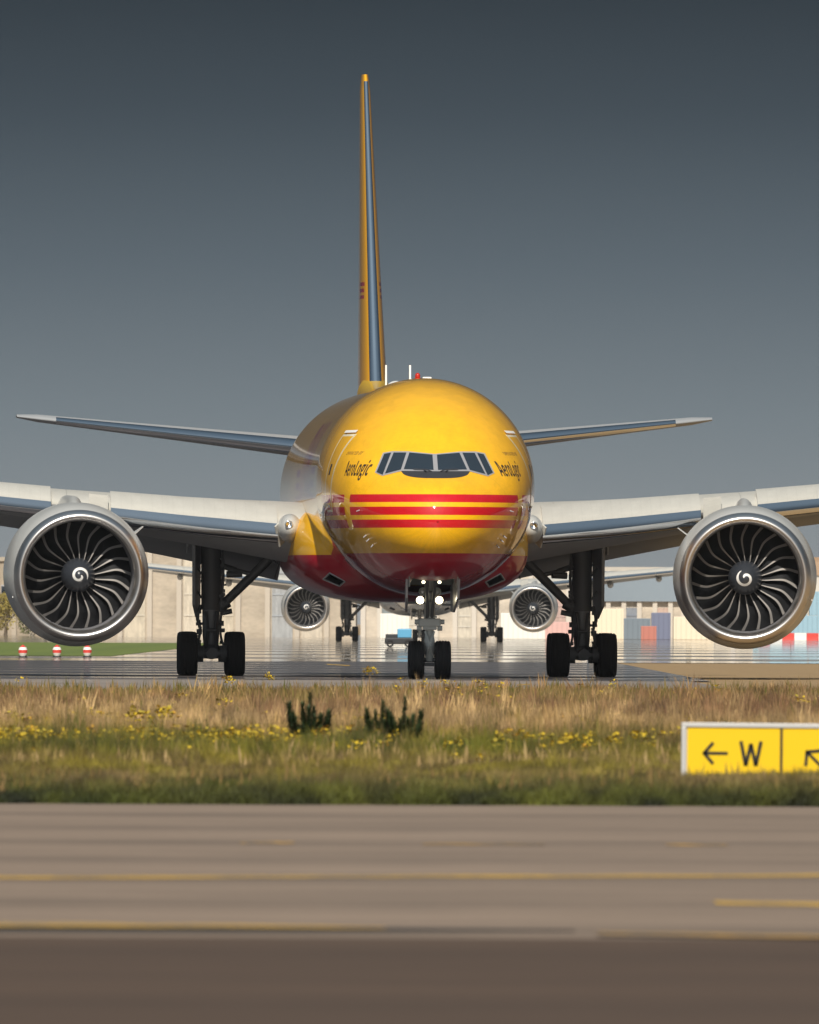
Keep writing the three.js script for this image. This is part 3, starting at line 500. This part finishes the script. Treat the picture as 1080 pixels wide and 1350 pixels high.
  // wings
  for (const side of [-1, 1]) {
    const w = part('wing', jet);
    mesh('upper_skin', loftWing(MAIN, side, { p0: 0, p1: 0.5, np: 30, ns: 40 }), M.wingTop, w);
    mesh('lower_skin', loftWing(MAIN, side, { p0: 0.5, p1: 1, np: 30, ns: 40 }), M.wingGrey, w);
    for (const [a, b] of [[3.85, 8.62], [10.35, 15.2], [15.24, 20.2], [20.24, 25.4], [25.44, 30.6]]) {
      mesh('slat', slatShape(side, a, b, 0, 5), M.wingTop, w);
      mesh('slat_leading_edge', slatShape(side, a, b, 5, 10), M.chrome, w);
      mesh('slat_inner_face', slatShape(side, a, b, 10, 14), M.wingGrey, w);
      for (const e of [a, b]) mesh('slat_end', (() => { const wv = wingAt(MAIN, e), k = Math.max(0.35, Math.min(1.02, wv[2] / 13.4 + 0.12)); const sh = new THREE.Shape([[-1.25, 0.66], [-0.45, 0.5], [0.15, 0.24], [0.42, -0.03], [0.5, -0.3], [0.43, -0.41], [0.28, -0.46], [0.12, -0.4], [-0.02, -0.24], [-0.1, -0.02], [-0.4, 0.3]].map(([f, u]) => new THREE.Vector2(f * k, u * k))); const gg = new THREE.ShapeGeometry(sh).rotateY(-Math.PI / 2); return gg.translate(side * e, wv[3], Z(wv[1])); })(), M.white, w);
    }
    mesh('krueger_flap', grid(6, 4, (u, v) => { const sp = mix(8.7, 9.25, u), a = wingAt(MAIN, sp); return V(side * sp, a[3] + 0.42 - 0.7 * v, Z(a[1] - 0.05 - 0.32 * v + 0.1 * v * v)); }), M.wingTop, w);
    for (const sp of [16.4, 20.6, 25]) { const a = wingAt(MAIN, sp), L = a[2] * 0.55; mesh('flap_track_fairing', new THREE.SphereGeometry(1, 18, 14).scale(0.2 + a[2] * 0.012, 0.22 + a[2] * 0.012, L / 2).translate(side * sp, a[3] - a[2] * 0.075 - 0.12, Z(a[1] + a[2] * 0.92)), M.wingGrey, w); }
    const fl = (a, b) => loftWing(MAIN.map(([x, le, ch, y, t, inc]) => [x, le + ch * 0.86, ch * 0.24, y - ch * 0.86 * Math.sin(inc * Math.PI / 180) - ch * 0.012, 0.12, 12]), side, { a, b, np: 24, ns: 8 });
    mesh('flap', fl(3.4, 8.9), M.wingGrey, w); mesh('flap', fl(10.6, 23), M.wingGrey, w);
    // root landing light housing
    mesh('light_housing', new THREE.SphereGeometry(1, 28, 20).scale(0.36, 0.42, 0.95).translate(side * 3.5, 4.32, Z(21.1)), M.nacelle, w);
    mesh('wing_root_light', revolve([[0, 0.12], [0.03, 0.12], [0.035, 0.1], [0.02, 0.06], [0.0, 0.001]], 20).translate(side * 3.55, 4.42, Z(20.18)), M.oleo, w);
    mesh('wing_root_seal', [bar(V(side * 3.86, 4.45, Z(20.9)), V(side * 3.72, 3.85, Z(21.3)), 0.05, 0.3)], M.wingTop, w);
    buildEngine(jet, side, fanBlade, spiralMark);
    mainGear(jet, side, gearX);
    const t = part('tailplane', jet);
    mesh('stabiliser', loftWing(STAB, side, { np: 40, ns: 16 }), M.wingGrey, t);
    mesh('leading_edge', loftWing(STAB, side, { a: 1.2, b: 9.6, p0: 0.36, p1: 0.6, grow: 0.006, ns: 10 }), M.chrome, t);
  }
  noseGear(jet, lamps);
  const tail = part('tail_fin', jet);
  mesh('fin', loftWing(FIN, 1, { vertical: true, np: 48, ns: 20 }), livery ? phys([1, 1, 1], 0.4, 0, { map: finMap, clearcoat: 1, clearcoatRoughness: 0.06 }) : M.white, tail);
  mesh('leading_edge', loftWing(FIN, 1, { vertical: true, a: 8.4, b: 18.4, p0: 0.43, p1: 0.565, grow: 0.006, ns: 12 }), M.chrome, tail);
  mesh('dorsal_fillet', grid(12, 10, (u, v) => { const s = mix(45.5, 51.5, v), h = 0.06 + 0.62 * v * v, w = 0.12 + 0.42 * v, a = u * Math.PI; return V(Math.cos(a) * w, CY + 3.02 + Math.sin(a) * h, Z(s)); }), livery ? phys([...srgb(240, 190, 8)], 0.4, 0, { clearcoat: 1 }) : M.white, tail);
  return jet;
}
const YAW = 0.0365, X0 = 0.794, DN = 546;               // nose of the near jet
buildJet({ position: [X0 - 26 * Math.sin(YAW), 0.0, -(DN + 26 * Math.cos(YAW))], turn: YAW, label: 'yellow and red freighter facing us with its two lower nose lights lit', livery: true, gearX: 5.49, lamps: true });
buildJet({ position: [xAt(553.7, 1660), 0.0, -1668], turn: 0, label: 'pale grey freighter with unlit lamps, standing behind the yellow one', livery: false, gearX: 6.2, lamps: false });

// ------------------------------------------------------------------ taxiway sign
{
  const d = 194, x0 = xAt(900, d), x1 = xAt(1031, d), w = x1 - x0, H = hAt(951, d);
  const s = thing('taxiway_sign', 'yellow taxiway direction sign with black arrows and the letter W in the grass', 'sign', [x0, 0, -d], 0);
  s.rotation.z = -0.006;
  const yel = std([0.86, 0.56, 0.004], 0.45), blk = std([0.012, 0.012, 0.012], 0.6), alu = std([0.62, 0.61, 0.6], 0.4, 0.2);
  const b = 0.03, top = H;
  mesh('cabinet', box(2 * w, top - b, 0.2, w, (top + b) / 2, -0.11, 0.012), alu, s);
  const F = 0.045;
  for (let k = 0; k < 2; k++) mesh('panel', box(w - F * (k ? 0.2 : 1.05) - 0.012, top - b - F * 1.6, 0.012, k ? 1.5 * w + 0.004 : w * 0.5 + F * 0.5, (top + b) / 2 - F * 0.25, -0.004, 0.003), yel, s);
  mesh('panel_divider', box(0.024, top - b - F * 1.6, 0.02, w, (top + b) / 2 - F * 0.25, 0.0), blk, s);
  mesh('frame', [box(2 * w + 0.01, F, 0.03, w, top - F / 2, 0.002, 0.006), box(F, top - b - F, 0.03, F / 2 - 0.004, (top + b - F) / 2, 0.002, 0.006)], alu, s);
  const P = (px, py) => [xAt(px, d) - x0, hAt(py, d)];
  const arrow = (cx, cy, ang) => { const g = [box(0.235, 0.03, 0.004, 0, 0, 0), box(0.15, 0.032, 0.004).translate(0.075, 0, 0).rotateZ(0.86).translate(-0.125, -0.008, 0), box(0.15, 0.032, 0.004).translate(0.075, 0, 0).rotateZ(-0.86).translate(-0.125, 0.008, 0)]; return merge(g).rotateZ(ang).translate(cx, cy, 0.006); };
  mesh('arrow', arrow(...P(945, 991), 0), blk, s);
  mesh('arrow', arrow(...P(1076, 999), -0.78), blk, s);
  const [wx, wy] = P(991, 991), hw = 0.1, hh = 0.122;
  const stroke = (a, c, t) => bar(V(wx + a[0], wy + a[1], 0.007), V(wx + c[0], wy + c[1], 0.007), t, 0.005);
  mesh('letter', [stroke([-hw, hh], [-hw * 0.5, -hh], 0.036), stroke([-hw * 0.5, -hh], [0, hh * 0.8], 0.036), stroke([0, hh * 0.8], [hw * 0.5, -hh], 0.036), stroke([hw * 0.5, -hh], [hw, hh], 0.036)], blk, s);
  for (const k of [0.25, 1, 1.75]) mesh('leg', box(0.06, 0.08, 0.12, k * w, 0, -0.11), alu, s);
}

// ------------------------------------------------------------------ grass, flowers, weeds
function tuftGeo(seed, n, spread, lean, width, seedHead) {
  const r = rng(seed), pos = [], col = [], idx = [];
  for (let k = 0; k < n; k++) {
    const a = r() * 6.283, rad = spread * Math.sqrt(r()), x = Math.cos(a) * rad, z = Math.sin(a) * rad, h = 0.45 + 0.55 * r(), la = r() * 6.283, l = lean * (0.3 + r()), w = width * (0.6 + 0.8 * r()), fa = r() * 3.14159, cx = Math.cos(fa) * w, cz = Math.sin(fa) * w, t = 0.85 + 0.3 * r(), o = pos.length / 3;
    for (let j = 0; j <= 3; j++) {
      const f = j / 3, y = h * f, b = l * f * f, ww = j === 3 ? 0.1 : 1 - 0.5 * f, hd = seedHead && j === 2 ? 2.2 : 1;
      const px = x + Math.cos(la) * b, pz = z + Math.sin(la) * b;
      pos.push(px - cx * ww * hd, y, pz - cz * ww * hd, px + cx * ww * hd, y, pz + cz * ww * hd); col.push(t, t, t, t, t, t);
      if (j < 3) { const q0 = o + j * 2; idx.push(q0, q0 + 1, q0 + 3, q0, q0 + 3, q0 + 2); }
    }
  }
  const g = new THREE.BufferGeometry(); g.setAttribute('position', new THREE.Float32BufferAttribute(pos, 3)); g.setAttribute('color', new THREE.Float32BufferAttribute(col, 3)); g.setIndex(idx); g.computeVertexNormals(); return g;
}
const grassMat = std([1, 1, 1], 0.8, 0, { vertexColors: true });
function scatter(name, geos, items, label, category) {   // items: { x, z, h, w, c }
  geos.forEach((geo, k) => {
    const mine = items.filter((_, i) => i % geos.length === k); if (!mine.length) return;
    const im = new THREE.InstancedMesh(geo, grassMat, mine.length); im.name = numbered(name);
    const m = new THREE.Matrix4(), qn = new THREE.Quaternion(), up = V(0, 1, 0);
    mine.forEach((t, i) => { m.compose(V(t.x, t.y ?? -0.01, t.z), qn.setFromAxisAngle(up, t.a), V(t.w, t.h, t.w)); im.setMatrixAt(i, m); im.setColorAt(i, rgb(...t.c)); });
    im.userData = { kind: 'stuff', label, category }; im.castShadow = im.receiveShadow = true; scene.add(im);
  });
}
{
  const r = rng(2024), dry = [], green = [], weeds = [], flowers = [];
  const N = (x, d, f, k) => perlin.noise(x * f, d * f * 0.12, k) * 0.5 + 0.5;
  const TAN = [0.30, 0.18, 0.072], STRAW = [0.48, 0.325, 0.15], OLIVE = [0.165, 0.135, 0.018], GREEN = [0.07, 0.08, 0.005], DEEP = [0.026, 0.036, 0.004], RUST = [0.17, 0.085, 0.042], BROWN = [0.17, 0.115, 0.045], LIME = [0.21, 0.165, 0.018];
  const lerp3 = (a, b, t) => a.map((x, i) => mix(x, b[i], clamp(t)));
  // colours and heights of the growth, by distance; boundaries wander
  const bands = [[168, DEEP, GREEN, 0.135], [179, GREEN, BROWN, 0.155], [189, BROWN, OLIVE, 0.12], [210, BROWN, LIME, 0.16], [228, LIME, GREEN, 0.24], [252, LIME, TAN, 0.26], [272, TAN, STRAW, 0.30], [315, TAN, RUST, 0.31], [345, OLIVE, TAN, 0.28], [375, OLIVE, BROWN, 0.21], [410, BROWN, OLIVE, 0.15]];
  const at = (d) => { let i = 0; while (i < bands.length - 2 && bands[i + 1][0] < d) i++; const t = smooth(bands[i][0], bands[i + 1][0], d); return { a: lerp3(bands[i][1], bands[i + 1][1], t), b: lerp3(bands[i][2], bands[i + 1][2], t), h: mix(bands[i][3], bands[i + 1][3], t) }; };
  const wid = (d) => d * 0.0215 * 1.35 + 2;
  const zone = (d0, d1, density, fn) => { const n = Math.round((d1 - d0) * 2 * wid((d0 + d1) / 2) * density); for (let i = 0; i < n; i++) { const d = mix(d0, d1, r()), x = (r() * 2 - 1) * wid(d); fn(x, d); } };
  const grow = (x, d) => {
    const big = N(x, d, 0.3, 1), mid = N(x, d, 0.9, 2), fine = N(x, d, 3.1, 3), e = smooth(168.4, 171, d + (N(x, d, 1.6, 4) - 0.5) * 3);
    if (e < 0.2) return;
    const q1 = at(168 + (d - 168) * (1 + 0.75 * (big - 0.5) + 0.5 * (mid - 0.5) + 0.6 * (N(x, d, 0.11, 9) - 0.5) + 0.36 * (r() - 0.5)));
    let c = lerp3(q1.a, q1.b, (mid - 0.5) * 2.6 + 0.5 + (fine - 0.5) * 1.2);
    c = lerp3(c, RUST, smooth(3.0, 6.5, x + (big - 0.5) * 6) * smooth(255, 290, d) * (1 - smooth(350, 390, d)) * 0.55);
    c = lerp3(c, STRAW, smooth(0.62, 0.78, N(x, d, 0.6, 6)) * smooth(235, 275, d) * (1 - smooth(350, 420, d)));
    const k = mix(0.35, 1.5, clamp((fine - 0.5) * 1.5 + 0.5)) * mix(0.6, 1.3, clamp((N(x, d, 1.5, 8) - 0.5) * 2 + 0.5)) * (0.7 + 0.6 * r());
    const isGreen = c[1] > c[0] * 0.83;
    const h = q1.h * mix(0.45, 1.45, mid) * (0.6 + 0.8 * fine) * (0.55 + 0.45 * e) * (0.6 + 0.8 * r()) * (r() < 0.05 ? (d > 196 ? 1.6 : 1.25) : 1), w = mix(0.15, 0.34, smooth(170, 420, d)) * (0.8 + 0.4 * r());
    (isGreen ? green : dry).push({ x, z: -d, h, w, a: r() * 6.283, c: c.map((v) => v * k) });
  };
  zone(168.6, 186, 110, grow); zone(186, 222, 52, grow); zone(222, 275, 30, grow); zone(275, 350, 19, grow); zone(350, 406, 13, grow);
  zone(280, 404, 0.9, (x, d) => { const n = N(x, d, 0.5, 51); weeds.push({ x, z: -d, h: 0.3 + 0.35 * n * r() + 0.08 * r(), w: 0.22, a: r() * 6.28, c: lerp3(OLIVE, r() < 0.5 ? TAN : GREEN, r()) }); });
  zone(200, 300, 1.2, (x, d) => weeds.push({ x, z: -d, h: 0.22 + 0.25 * r() * N(x, d, 0.8, 53), w: 0.2, a: r() * 6.28, c: lerp3(STRAW, OLIVE, r()) }));
  zone(172, 188, 2.5, (x, d) => weeds.push({ x, z: -d, h: 0.16 + 0.16 * r(), w: 0.14, a: r() * 6.28, c: lerp3(TAN, OLIVE, r()) }));
  const bloom = (x, d, y, k = 1) => { const c = r(); flowers.push({ x, z: -d, y, h: (0.05 + 0.06 * r()) * k, w: (0.05 + 0.07 * r()) * k, a: r() * 6.28, c: c < 0.6 ? [0.56, 0.38, 0.015] : c < 0.9 ? [0.40, 0.30, 0.03] : [0.5, 0.26, 0.02] }); };
  zone(206, 290, 6, (x, d) => { const n = N(x, d, 0.42, 21) * 0.7 + N(x, d, 1.3, 22) * 0.3 + (x < -1 ? 0.03 : 0) - (x > 2.5 ? 0.03 : 0) - 0.1 * smooth(255, 285, d); if (n < 0.54 + 0.14 * r()) return; bloom(x, d, 0.10 + 0.2 * r()); });
  zone(300, 412, 0.35, (x, d) => { if (N(x, d, 0.4, 51) > 0.6) bloom(x, d, 0.2 + 0.15 * r(), 1.3); });
  for (const [px, d, y] of [[356, 405, 0.42], [490, 410, 0.52], [300, 405, 0.36], [182, 250, 0.34], [224, 252, 0.36]]) for (let k = 0; k < 7; k++) bloom(xAt(px, d) + (r() - 0.5) * 0.2, d + r() - 0.5, y + (r() - 0.5) * 0.1, 1.4);
  const G = [tuftGeo(1, 26, 0.62, 0.5, 0.028), tuftGeo(2, 26, 0.62, 0.6, 0.034), tuftGeo(3, 22, 0.66, 0.45, 0.03)];
  const D = [tuftGeo(4, 24, 0.5, 0.45, 0.014, true), tuftGeo(5, 24, 0.55, 0.35, 0.016, true), tuftGeo(6, 20, 0.5, 0.6, 0.018, true)];
  const Wd = [tuftGeo(7, 7, 0.3, 0.25, 0.03, true), tuftGeo(8, 5, 0.24, 0.2, 0.045, true)];
  const fl = (() => { const gs = [], q2 = rng(9); for (let k = 0; k < 14; k++) gs.push(new THREE.CircleGeometry(0.12 + 0.1 * q2(), 5).rotateX(-0.6 - q2()).rotateY(q2() * 6.28).translate(q2() * 1.4 - 0.7, q2() * 0.9, q2() * 1.4 - 0.7)); const g = merge(gs); const n = g.attributes.position.count; g.setAttribute('color', new THREE.Float32BufferAttribute(new Float32Array(n * 3).fill(1), 3)); return g; })();
  scatter('green_grass', G, green, 'green grass growing between the runway and the taxiway', 'grass');
  scatter('dry_grass', D, dry, 'dry straw coloured grass between the runway and the taxiway', 'grass');
  scatter('tall_weed', Wd, weeds, 'tall thin weed stalks standing above the dry grass', 'weeds');
  scatter('yellow_flowers', [fl], flowers, 'small yellow wildflowers scattered through the grass', 'flowers');
  console.log('tufts', green.length, dry.length, weeds.length, flowers.length);
}
// young pines in the verge
function pine(px, d, h, seed, label) {
  const t = thing('pine_shrub', label, 'shrub', [xAt(px, d), 0, -d], 0, 'young pines in the verge'), r = rng(seed), needles = [], stems = [rod(V(0, 0, 0), V(0.02, h * 0.95, 0), 0.016, 0.006, 7)];
  const shoot = (a, b, n) => { for (let k = 0; k < n; k++) { const f = k / n, p = a.clone().lerp(b, f), dir = b.clone().sub(a).normalize(); for (let m = 0; m < 8; m++) { const e = V(r() - 0.5, r() - 0.5, r() - 0.5).normalize().multiplyScalar(0.078 * (1.2 - 0.5 * f)).addScaledVector(dir, 0.035), s = V(-e.z, 0.2 * e.x, e.x).normalize().multiplyScalar(0.009); needles.push(p.x - s.x, p.y - s.y, p.z - s.z, p.x + s.x, p.y + s.y, p.z + s.z, p.x + e.x, p.y + e.y, p.z + e.z); } } };
  shoot(V(0, h * 0.2, 0), V(0.02, h, 0), 40);
  const nb = 15; for (let k = 0; k < nb; k++) { const y = h * mix(0.05, 0.4, r()), a = k * 2.4 + r(), l = h * (0.16 + 0.3 * r()), p0 = V(0, y, 0), p1 = V(Math.cos(a) * l * 0.8, y + l * 0.2, Math.sin(a) * l * 0.8), p2 = p1.clone().add(V(Math.cos(a) * 0.03, h * (0.14 + 0.3 * r()), Math.sin(a) * 0.03)); stems.push(rod(p0, p1, 0.008, 0.006, 5), rod(p1, p2, 0.006, 0.003, 5)); shoot(p0, p1, 10); shoot(p1, p2, 24); }
  const g = new THREE.BufferGeometry(); g.setAttribute('position', new THREE.Float32BufferAttribute(needles, 3)); g.computeVertexNormals();
  mesh('trunk', stems, std([0.10, 0.065, 0.04], 0.9), t); mesh('crown', g, std([0.036, 0.066, 0.018], 0.7), t);
}
pine(408, 240, 0.72, 61, 'small dark green pine shrub with one tall leader in dry grass');
pine(504, 236, 0.62, 62, 'low dark pine shrub with spreading branches, beside a taller one');
pine(533, 234, 0.68, 63, 'bushy dark pine shrub, taller of two side by side');

// ------------------------------------------------------------------ far side of the apron
const striped = [std([0.62, 0.05, 0.035], 0.5), std([0.78, 0.76, 0.72], 0.5)];
for (const [px, d] of [[31, 860], [76, 868], [116, 872]]) {  // red and white markers left of the taxiway
  const t = thing('obstacle_marker', 'small red and white obstacle marker standing beside the taxiway', 'marker', [xAt(px, d), 0, -d], 0, 'markers beside the taxiway');
  mesh('base', [rod(V(0, 0, 0), V(0, 0.06, 0), 0.2, 0.17, 16)], M.rubber, t);
  const p = [0, 0.14, 0.28, 0.4, 0.5], rad = [0.12, 0.19, 0.2, 0.15, 0.03];
  for (let k = 0; k < 4; k++) mesh('band', rod(V(0, 0.06 + p[k], 0), V(0, 0.06 + p[k + 1], 0), rad[k], rad[k + 1], 18), striped[(k + 1) % 2], t);
}
const stainMap = (() => { const a = tileNoise(9, 71), b = tileNoise(36, 72), c = tileNoise(100, 73); const m = texture(512, 512, (i, j) => { const u = i / 512, v = j / 512, n = 222 + 34 * (a(u, v) - 0.5) + 16 * (b(u, v) - 0.5) + 16 * (c(u, v) - 0.5); return [n, n * 0.985, n * 0.96]; }); return m; })();
function building(name, label, px0, px1, pyTop, d, depth, wall, { bays = 8, band, roof, doors = [], windows } = {}) {
  const x0 = xAt(px0, d), x1 = xAt(px1, d), w = x1 - x0, h = hAt(pyTop, d);
  const t = thing(name, label, 'building', [(x0 + x1) / 2, 0, -d], 0);
  mesh('wall', box(w, h, depth, 0, h / 2, -depth / 2), std(wall, 0.75, 0, { map: stainMap }), t);
  mesh('roof', box(w + 0.6, 0.5, depth + 0.6, 0, h + 0.25, -depth / 2), std(roof ?? wall.map((c) => c * 0.75), 0.8), t);
  const bw = w / bays;
  for (let k = 0; k <= bays; k++) mesh('pilaster', box(0.55, h - 0.02, 0.5, -w / 2 + k * bw + (k === 0 ? 0.3 : k === bays ? -0.3 : 0), h / 2, 0.26), std(wall.map((c) => c * 0.82), 0.75), t);
  if (band) mesh('fascia', box(w - 0.02, h * band[0], 0.22, 0, h * (1 - band[0] / 2) - 0.02, 0.62), std(band[1], 0.6), t);
  for (const [k, dw, dh, c] of doors) { const dr = mesh('door', box(bw * dw, h * dh, 0.16, -w / 2 + (k + 0.5) * bw, h * dh / 2, 0.1), std(c, 0.6, 0, { map: stainMap }), t); for (let j = 1; j < 4; j++) mesh('door_rail', box(bw * dw - 0.1, 0.12, 0.08, 0, h * dh * (j / 4 - 0.5), 0.1), std(c.map((q0) => q0 * 0.8), 0.6), dr).position.set(-w / 2 + (k + 0.5) * bw, h * dh / 2, 0.12); }
  if (windows) for (let k = 0; k < bays; k++) { const wd = mesh('window', box(bw * 0.5, h * 0.16, 0.12, -w / 2 + (k + 0.5) * bw, h * windows, 0.08), M.frame, t); mesh('pane', box(bw * 0.44, h * 0.12, 0.04, -w / 2 + (k + 0.5) * bw, h * windows, 0.16), M.glass, wd); }
  return t;
}
building('cargo_hangar', 'long beige cargo hangar with pilasters and tall panelled doors', 120, 470, 684, 2150, 50, [0.60, 0.53, 0.44], { bays: 9, doors: [[1, 0.7, 0.72, [0.72, 0.66, 0.55]], [3, 0.7, 0.72, [0.74, 0.68, 0.58]], [4, 0.7, 0.72, [0.70, 0.63, 0.52]], [6, 0.7, 0.72, [0.45, 0.48, 0.52]], [7, 0.7, 0.72, [0.70, 0.64, 0.55]]] });
building('office_block', 'low brown office block with a row of windows behind the trees', -120, 112, 742, 2350, 30, [0.5, 0.43, 0.34], { bays: 10, windows: 0.6 });
building('freight_warehouse', 'cream freight warehouse behind the grey jet, with many low doors', 476, 775, 728, 2250, 50, [0.72, 0.66, 0.58], { bays: 12, doors: [[1, 0.7, 0.5, [0.3, 0.36, 0.4]], [2, 0.8, 0.6, [0.78, 0.74, 0.66]], [5, 0.7, 0.5, [0.74, 0.7, 0.62]], [8, 0.8, 0.6, [0.8, 0.74, 0.66]], [10, 0.7, 0.5, [0.62, 0.45, 0.42]]] });
building('grey_warehouse', 'warehouse with a blue-grey upper band above a cream base', 782, 905, 752, 2300, 40, [0.70, 0.63, 0.54], { bays: 6, band: [0.45, [0.22, 0.27, 0.32]], doors: [[0, 0.7, 0.45, [0.74, 0.7, 0.62]], [2, 0.7, 0.45, [0.3, 0.34, 0.42]], [4, 0.7, 0.45, [0.66, 0.5, 0.44]]] });
building('brown_roofed_depot', 'cream depot with a brown roof edge behind blue containers', 912, 1160, 738, 2300, 40, [0.74, 0.70, 0.63], { bays: 9, roof: [0.34, 0.22, 0.13], band: [0.18, [0.40, 0.27, 0.17]], windows: 0.5 });

function container(px, d, w, h, dep, c, label, y = 0) {
  const t = thing('freight_container', label, 'container', [xAt(px, d), y, -d], 0, 'containers on the apron');
  mesh('body', box(w, h, dep, 0, h / 2, 0, 0.04), std(c, 0.5), t);
  mesh('rib', [...Array(Math.max(3, Math.round(w / 0.5)))].map((_, k, a) => box(0.08, h - 0.2, 0.06, -w / 2 + (k + 0.5) * (w / a.length), h / 2, dep / 2 + 0.03)), std(c.map((k) => k * 0.85), 0.5), t);
}
const names = { white: [0.80, 0.78, 0.72], cream: [0.78, 0.68, 0.52], blue: [0.28, 0.44, 0.54], navy: [0.16, 0.18, 0.27], red: [0.46, 0.17, 0.13], slate: [0.18, 0.22, 0.26], pink: [0.66, 0.42, 0.38] };
container(521, 2030, 3.0, 2.6, 3, names.white, 'white freight container standing alone before the cream warehouse');
container(690, 2030, 4.6, 2.7, 3, names.white, 'large white freight container beside a low pink one');
container(735, 2040, 3.6, 1.8, 3, names.pink, 'low pink freight container next to the large white one');
container(800, 2030, 3.6, 3.2, 3, names.cream, 'tall cream freight container standing beside the slate container');
container(838, 2040, 3.2, 2.2, 3, names.slate, 'slate grey freight container between the tall cream and small red ones');
container(856, 2020, 1.6, 1.4, 2, names.red, 'small red freight container between the slate and navy ones');
container(872, 2030, 2.0, 2.8, 2, names.navy, 'navy blue freight container beside the small red one');
container(915, 2030, 4.2, 2.4, 3, names.cream, 'wide low cream freight container next to the navy one');
for (const [px, y] of [[1018, 0], [1068, 0], [1120, 0], [1040, 2.62], [1092, 2.62]]) container(px, 2120, 4.05, 2.6, 3, names.blue, y ? 'light blue freight container resting on top of other blue ones' : 'light blue freight container standing on the apron under stacked ones', y);
for (let k = 0; k < 7; k++) {
  const t = thing('water_barrier', k % 2 ? 'white plastic barrier in the row before the blue containers' : 'red plastic barrier in the row before the blue containers', 'barrier', [xAt(1008 + k * 16, 2040), 0, -2040], 0, k % 2 ? 'white plastic barriers' : 'red plastic barriers');
  const sh = new THREE.Shape(); sh.moveTo(-0.28, 0); sh.lineTo(0.28, 0); sh.lineTo(0.26, 0.14); sh.lineTo(0.12, 0.3); sh.lineTo(0.1, 0.72); sh.lineTo(-0.1, 0.72); sh.lineTo(-0.12, 0.3); sh.lineTo(-0.26, 0.14); sh.closePath();
  mesh('body', new THREE.ExtrudeGeometry(sh, { depth: 1.2, bevelEnabled: true, bevelSize: 0.02, bevelThickness: 0.02, bevelSegments: 1 }).translate(0, 0, -0.6).rotateY(Math.PI / 2), striped[k % 2], t);
}
{ // tug behind the nose wheel
  const d = 1290, t = thing('tow_tractor', 'small black tow tractor with light blue cab on the apron', 'vehicle', [xAt(527, d), 0, -d], 0);
  mesh('chassis', [box(1.9, 0.42, 1.3, 0, 0.42, 0, 0.08), box(0.8, 0.3, 1.2, -0.5, 0.72, 0, 0.06)], std([0.02, 0.022, 0.025], 0.5), t);
  mesh('cab', box(0.95, 0.62, 1.15, 0.36, 0.92, 0, 0.08), std([0.10, 0.34, 0.55], 0.4), t);
  for (const x of [-0.6, 0.6]) for (const z of [-0.5, 0.5]) { const w = mesh('wheel', tyreGeo(0.26, 0.22, 20), M.rubber, t); w.rotation.y = Math.PI / 2; w.position.set(x, 0.26, z + Math.sign(z) * 0.1); }
}
// trees beyond the field
function tree(px, d, h, rx, seed, c, label) {
  const t = thing('field_tree', label, 'tree', [xAt(px, d), 0, -d], 0, 'trees beyond the field'), r = rng(seed), pos = [], col = [];
  mesh('trunk', [rod(V(0, 0, 0), V(0.2, h * 0.5, 0), 0.22, 0.12, 9), rod(V(0.1, h * 0.3, 0), V(rx * 0.5, h * 0.7, 0.4), 0.1, 0.04, 7), rod(V(0.1, h * 0.35, 0), V(-rx * 0.5, h * 0.72, -0.3), 0.1, 0.04, 7)], std([0.12, 0.09, 0.06], 0.9), t);
  const cl = [...Array(16)].map(() => [(r() - 0.5) * rx * 1.5, h * (0.35 + 0.55 * r()), (r() - 0.5) * rx * 1.3, rx * (0.25 + 0.25 * r())]);
  for (let k = 0; k < 3600; k++) { const [cx, cy, cz, cr] = cl[k % 16], p = V(r() - 0.5, r() - 0.5, r() - 0.5).normalize().multiplyScalar(cr * Math.cbrt(0.3 + 0.7 * r())).add(V(cx, cy, cz)), a = V(r() - 0.5, r() - 0.5, r() - 0.5).normalize().multiplyScalar(0.22), b = V(r() - 0.5, r() - 0.5, r() - 0.5).normalize().multiplyScalar(0.16), j = 0.7 + 0.6 * r(); pos.push(p.x - a.x, p.y - a.y, p.z - a.z, p.x + a.x, p.y + a.y, p.z + a.z, p.x + b.x, p.y + b.y, p.z + b.z); for (let m = 0; m < 3; m++) col.push(c[0] * j, c[1] * j, c[2] * j); }
  const g = new THREE.BufferGeometry(); g.setAttribute('position', new THREE.Float32BufferAttribute(pos, 3)); g.setAttribute('color', new THREE.Float32BufferAttribute(col, 3)); g.computeVertexNormals(); mesh('crown', g, grassMat, t);
}
tree(8, 2250, 4.6, 3.6, 301, [0.34, 0.27, 0.06], 'yellowing round tree standing in front of the office block');
tree(-40, 2280, 5.5, 3.4, 302, [0.22, 0.2, 0.05], 'tall olive tree beyond the field, next to the yellowing one');
tree(60, 2260, 3.6, 3.0, 303, [0.16, 0.17, 0.05], 'lowest, dark green tree in front of the office block');

scene.fog = new THREE.FogExp2(rgb(0.86, 0.88, 0.92), 0.000025);
renderer.render(scene, camera);
